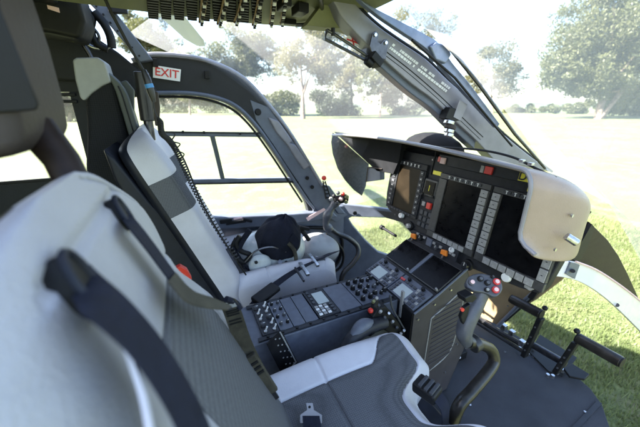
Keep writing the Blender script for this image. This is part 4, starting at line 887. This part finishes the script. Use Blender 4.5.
# ================================================================== CONTROLS
def cyclic_near():
    t=thing('cyclic_stick','grey cyclic stick with a multi button head in front of the near seat','control stick',(.62,-.46,0),'control sticks')
    P=smooth([pY(448,440,-.47),pY(458,408,-.465),pY(471,392,-.455),pY(487,373,-.44),pY(494,361,-.425),pY(491,350,-.415),pY(480,344,-.405),pY(468,342,-.40)],6)
    ob('tube',MB().tube(P,[.017]*len(P),16),'tube',t)
    ob('tube_foot',MB().tube([P[0],P[0]-V((.02,0,.2))],.017),'blacktube',t)
    P=smooth([pY(468,343,-.395),pY(464,334,-.392),pY(467,322,-.388),pY(473,310,-.385),pY(479,299,-.382),pY(484,288,-.38)],6); n_=len(P)
    g_=ob('grip',MB().tube(P,[.0185+.0045*math.sin(math.pi*min(1,i/(n_-1)*1.25))+.002*(i/(n_-1)) for i in range(n_)],18),'grip',t)
    ob('grip_collar',MB().tube([pY(471,345,-.40),pY(477,341,-.40)],.026,18),'blacktube',t,bevel=.004)
    ob('trigger',MB().prism([pY(x,y,-.395) for x,y in ((461,318),(465,308),(471,304),(468,316),(464,326))],(0,.012,0)),'black',g_,bevel=.003)
    ob('finger_rest',MB().prism([pY(x,y,-.40) for x,y in ((465,298),(474,294),(478,298),(473,303),(466,303))],(0,.03,0)),'black',g_,bevel=.004)
    p=pY(461.5,309,-.40); ob('red_light',MB().cyl(p,p+V((-.3,-1,.2)).normalized()*.006,.005),'red',g_)
    nv=V((-.38,-.60,.70)).normalized(); c0=pY(484,284,-.385); dd_=nv.dot(c0)
    def hp_(x,y,o=0): return pl(x,y,nv,dd_+o)
    hd_=ob('head',MB().prism([hp_(x,y) for x,y in sm2([(466,283),(470,276),(480,273),(491,275),(500,280),(503,287),(501,293),(495,297),(485,293),(474,291),(467,287)],3)],-nv*.022),'grip',t,bevel=.005,seg=3)
    for (x,y,rr_,m1,m2) in ((471.5,282.5,.0095,'grip','pink'),(496,282,.0095,'text_red','pink'),(495,290,.0095,'text_red','pink'),(480,279,.008,'black','grip'),(487,283,.008,'black','grip'),(486.5,290,.007,'black','key'),(492,277,.005,'black','keydark')):
        b0=hp_(x,y,0); k=ob('button',MB().cyl(b0,b0+nv*.007,rr_),m1,hd_,bevel=.001); ob('button_cap',MB().cyl(b0+nv*.0065,b0+nv*.011,rr_*.62),m2,k,bevel=.001)
    return t
cyclic_near()
t=thing('cyclic_stick','far black cyclic stick with a curved tube, beside the door','control stick',(.72,.5,0),'control sticks')
P=smooth([pY(340,290,.42),pY(343,274,.44),pY(352,264,.45),pY(358,255,.46),pY(357,246,.48),pY(348,238,.49),pY(338,234,.50),pY(331,229,.50)],6)
ob('tube',MB().tube(P,.014,14),'blacktube',t)
P=smooth([pY(330,230,.5),pY(326,224,.5),pY(328,214,.5),pY(333,206,.5),pY(338,200,.5)],5); n_=len(P)
g_=ob('grip',MB().tube(P,[.021+.004*math.sin(i*.8) for i in range(n_)],14),'grip',t)
hd_=ob('head',MB().tube([pY(333,201,.5),pY(347,198,.5)],[.026,.022],12),'black',t,bevel=.005)
for (x,y,m_) in ((334,196,'black'),(338,193,'keydark'),(343,194,'red'),(347,197,'olive'),(346,202,'olive'),(331,199,'key'),(341,199,'pink'),(337,203,'keydark')):
    p=pY(x,y,.475); ob('button',MB().sphere(p,.011,n=10,k=6),m_,hd_)
P=smooth([pY(326,234,.55),pY(334,240,.55),pY(343,252,.55),pY(341,266,.55),pY(330,274,.55),pY(318,277,.55)],6); ob('cable',MB().tube(P,.008,8),'black',t)
lt=thing('map_light','small black stalk with a red tip at the foot of the door pillar','lamp',pY(329,200,.64))
m=MB(); m.tube([pY(323,181,.64),pY(326,199,.64)],.004,6); m.tube([pY(325,181,.64),pY(331,199,.64)],.004,6)
for k in range(5): m.tube([pY(323+.6*k,183+3.6*k,.64),pY(325.5+1.2*k,183+3.6*k,.64)],.004,6)
ob('stalk',m,'black',lt); ob('tip',MB().sphere(pY(324,178,.64),.014,n=12,k=8),'red',lt)
# collective
cl=thing('collective_lever','collective lever with a switch box and red button, between the near seat and the console','control lever',(.45,-.19,.2))
m=MB(); m.prism([pY(x,y,-.185) for x,y in ((372,318),(378,309),(386,306),(406,330),(409,338),(405,343),(397,338),(384,330))],(0,.035,0)); bx=ob('switch_box',m,'black',cl,bevel=.005,seg=3)
ob('lever_tube',MB().tube(smooth([pY(384,322,-.19),pY(372,326,-.20),pY(358,333,-.21),pY(346,348,-.215),pY(330,380,-.22)],6),.022,14),'radio2',cl)
ob('lever_cover',MB().tube(smooth([pY(374,322,-.195),pY(362,326,-.205),pY(352,336,-.215)],6),[.008,.011,.015,.018,.02,.021,.021,.021,.02,.018,.016,.013,.010],14),'radio',cl)
ob('collective_collar',MB().cyl(pY(366,330,-.203),pY(370,327,-.20),.024,n=20),'black',cl,bevel=.003)
ob('red_button',MB().sphere(pY(370.5,310.5,-.19),.009,n=12,k=8),'red',cl)
for (x,y,m_) in ((373,302,'olive'),(376,299,'key'),(380,312,'key'),(384,318,'keydark'),(388,314,'steel'),(392,322,'key'),(378,306,'keydark'),(396,328,'keydark'),(400,334,'key'),(403,331,'steel')):
    p=pY(x,y,-.19); ob('switch',MB().cyl(p,p+V((-.2,-.6,.75)).normalized()*.014,.006,.005,10),m_,bx,bevel=.001)
ob('switch_hat',MB().cyl(pY(374,306,-.19),pY(376,299,-.19),.012,.009),'black',cl,bevel=.003)
ob('side_lever',MB().tube(smooth([pY(390,295,-.185),pY(392,307,-.187),pY(399,320,-.19),(pY(405,330,-.19))],5),.0035,10),'keydark',cl)
# floor box by the pedestal
fbx=thing('floor_junction_box','small black box with steel fittings on the floor at the base of the console pedestal','box',pZ(455,355,0))
ob('box',MB().box(pZ(456,352,.03),(.035,.035,.022)),'black',fbx,bevel=.004)
for (x,y) in ((448,352),(466,347),(459,357),(462,343)): ob('fitting',MB().cyl(pZ(x,y,.02),pZ(x,y,.06),.008),'steel',fbx,bevel=.002)
# pedals
pd=thing('rudder_pedals','pair of black rudder pedals with dark tubular foot cylinders above the grass at the nose','pedals',(1.4,-.33,0))
def pedal(a,b,c0,c1,ball,m):
    A0,B0,C0,C1=[pX(*q,1.33) for q in (a,b,c0,c1)]
    ar=MB(); d=(B0-A0); ar.box((A0+B0)/2,(d.length/2,.010,.016),(d,Y_,d.cross(Y_))); k=ob('pedal_arm',ar,'black',pd,bevel=.003)
    for f in (.2,.38,.55,.8): p=A0+d*f-X_*.017-Y_*.0; ob('arm_bolt',MB().cyl(p,p-X_*.003,.004),'steel',k)
    cy_=ob('foot_cylinder',MB().cyl(C0,C1,.0215,n=24),m,pd,bevel=.002); e=(C1-C0).normalized()
    ob('end_ring',MB().cyl(C1-e*.001,C1+e*.005,.020),'black',cy_); ob('end_ring',MB().cyl(C0-e*.005,C0+e*.001,.020),'black',cy_)
    p=pX(*ball,1.32); ob('stop_ball',MB().sphere(p,.011,n=12,k=8),'black',pd)
pedal((524,356),(541,318),(512,299),(541,314),(545,308),'tube'); pedal((556,372),(576,342),(578,338),(621,362),(577,331),'tube')
ob('foot_sleeve',MB().cyl(pX(588,344,1.33),pX(607,354,1.33),.0222,n=24),'pink',pd) if 0 else None
m=MB(); m.prism([pZ(x,y,.006) for x,y in ((529,352),(540,335),(577,358),(562,377),(548,371))],(0,0,.003)); ob('pedal_well',m,'black',pd)
ob('cross_shaft',MB().cyl(pX(533,345,1.36),pX(566,364,1.36),.016),'darksteel',pd,bevel=.002)
for (x,y) in ((527,356),(519,350),(557,374),(552,378),(562,372),(547,377),(533,350)):
    p=pZ(x,y,.012); ob('shaft_bolt',MB().cyl(p,p+Z_*.018,.007),'steel',pd,bevel=.001)
m=MB(); m.prism([pZ(x,y,.03) for x,y in ((563,370),(571,365),(589,376),(584,381),(569,378))],(0,0,.012)); ob('heel_pad',m,'black',pd,bevel=.003)
# cords
cd1=thing('coiled_cord','black coiled headset cord hanging down beside the far seat backrest','cord',pY(200,200,.20))
path=[(153,100),(155,112),(160,122),(162,133),(169,140),(176,150),(184,167),(194,188),(207,212),(222,236),(238,260)]
P=smooth([pY(x,y,.175) for x,y in path],40); H=[]; m=MB()
L0=60
for i,p in enumerate(P[L0:]):
    a=i*1.25; rr_=.0085*min(1,i/30+.25); H.append(p+V((math.cos(a)*rr_*.9,math.sin(a)*rr_*.9,math.cos(a)*rr_*.35)))
H=smooth(H,2); m.tube(H,.0021,6); ob('coil',m,'rubber',cd1)
ob('straight_lead',MB().tube([p for p in P[:L0+3]],.0022,6),'rubber',cd1)
kp2=[(168,138),(172,146),(171,156),(176,160)]
ob('loose_coil',MB().tube(smooth([pY(x,y,.17) for x,y in ((166,132),(175,134),(172,141),(180,144),(176,150),(184,154),(180,160))],6),.002,6),'rubber',cd1)
cd2=thing('headset_lead','black straight lead hanging from the roof to a blue ringed plug beside the door arch','cord',pY(152,110,.22))
ob('lead',MB().tube([pY(100,-12,.22),pY(112,14,.22),pY(127,42,.22),pY(144,72,.22)],.0042,10),'rubber',cd2)
ob('plug',MB().tube([pY(143.5,70,.22),pY(147,79,.22),pY(151,92,.22),pY(154,102,.22)],[.007,.011,.011,.006],14),'blacktube',cd2)
M['blue']=mat('blue_ring',(.05,.25,.6),.4)
ob('plug_ring',MB().tube([pY(148.5,84,.22),pY(150,88,.22)],.0118,14),'blue',cd2)
# bolster outlines of the far seat edge (black piping)
ob('piping',MB().tube(smooth([pY(x,y,.21) for x,y in ((172,140),(184,160),(193,182),(203,205),(222,238),(246,275))],6),.003,6),'black',fsx)
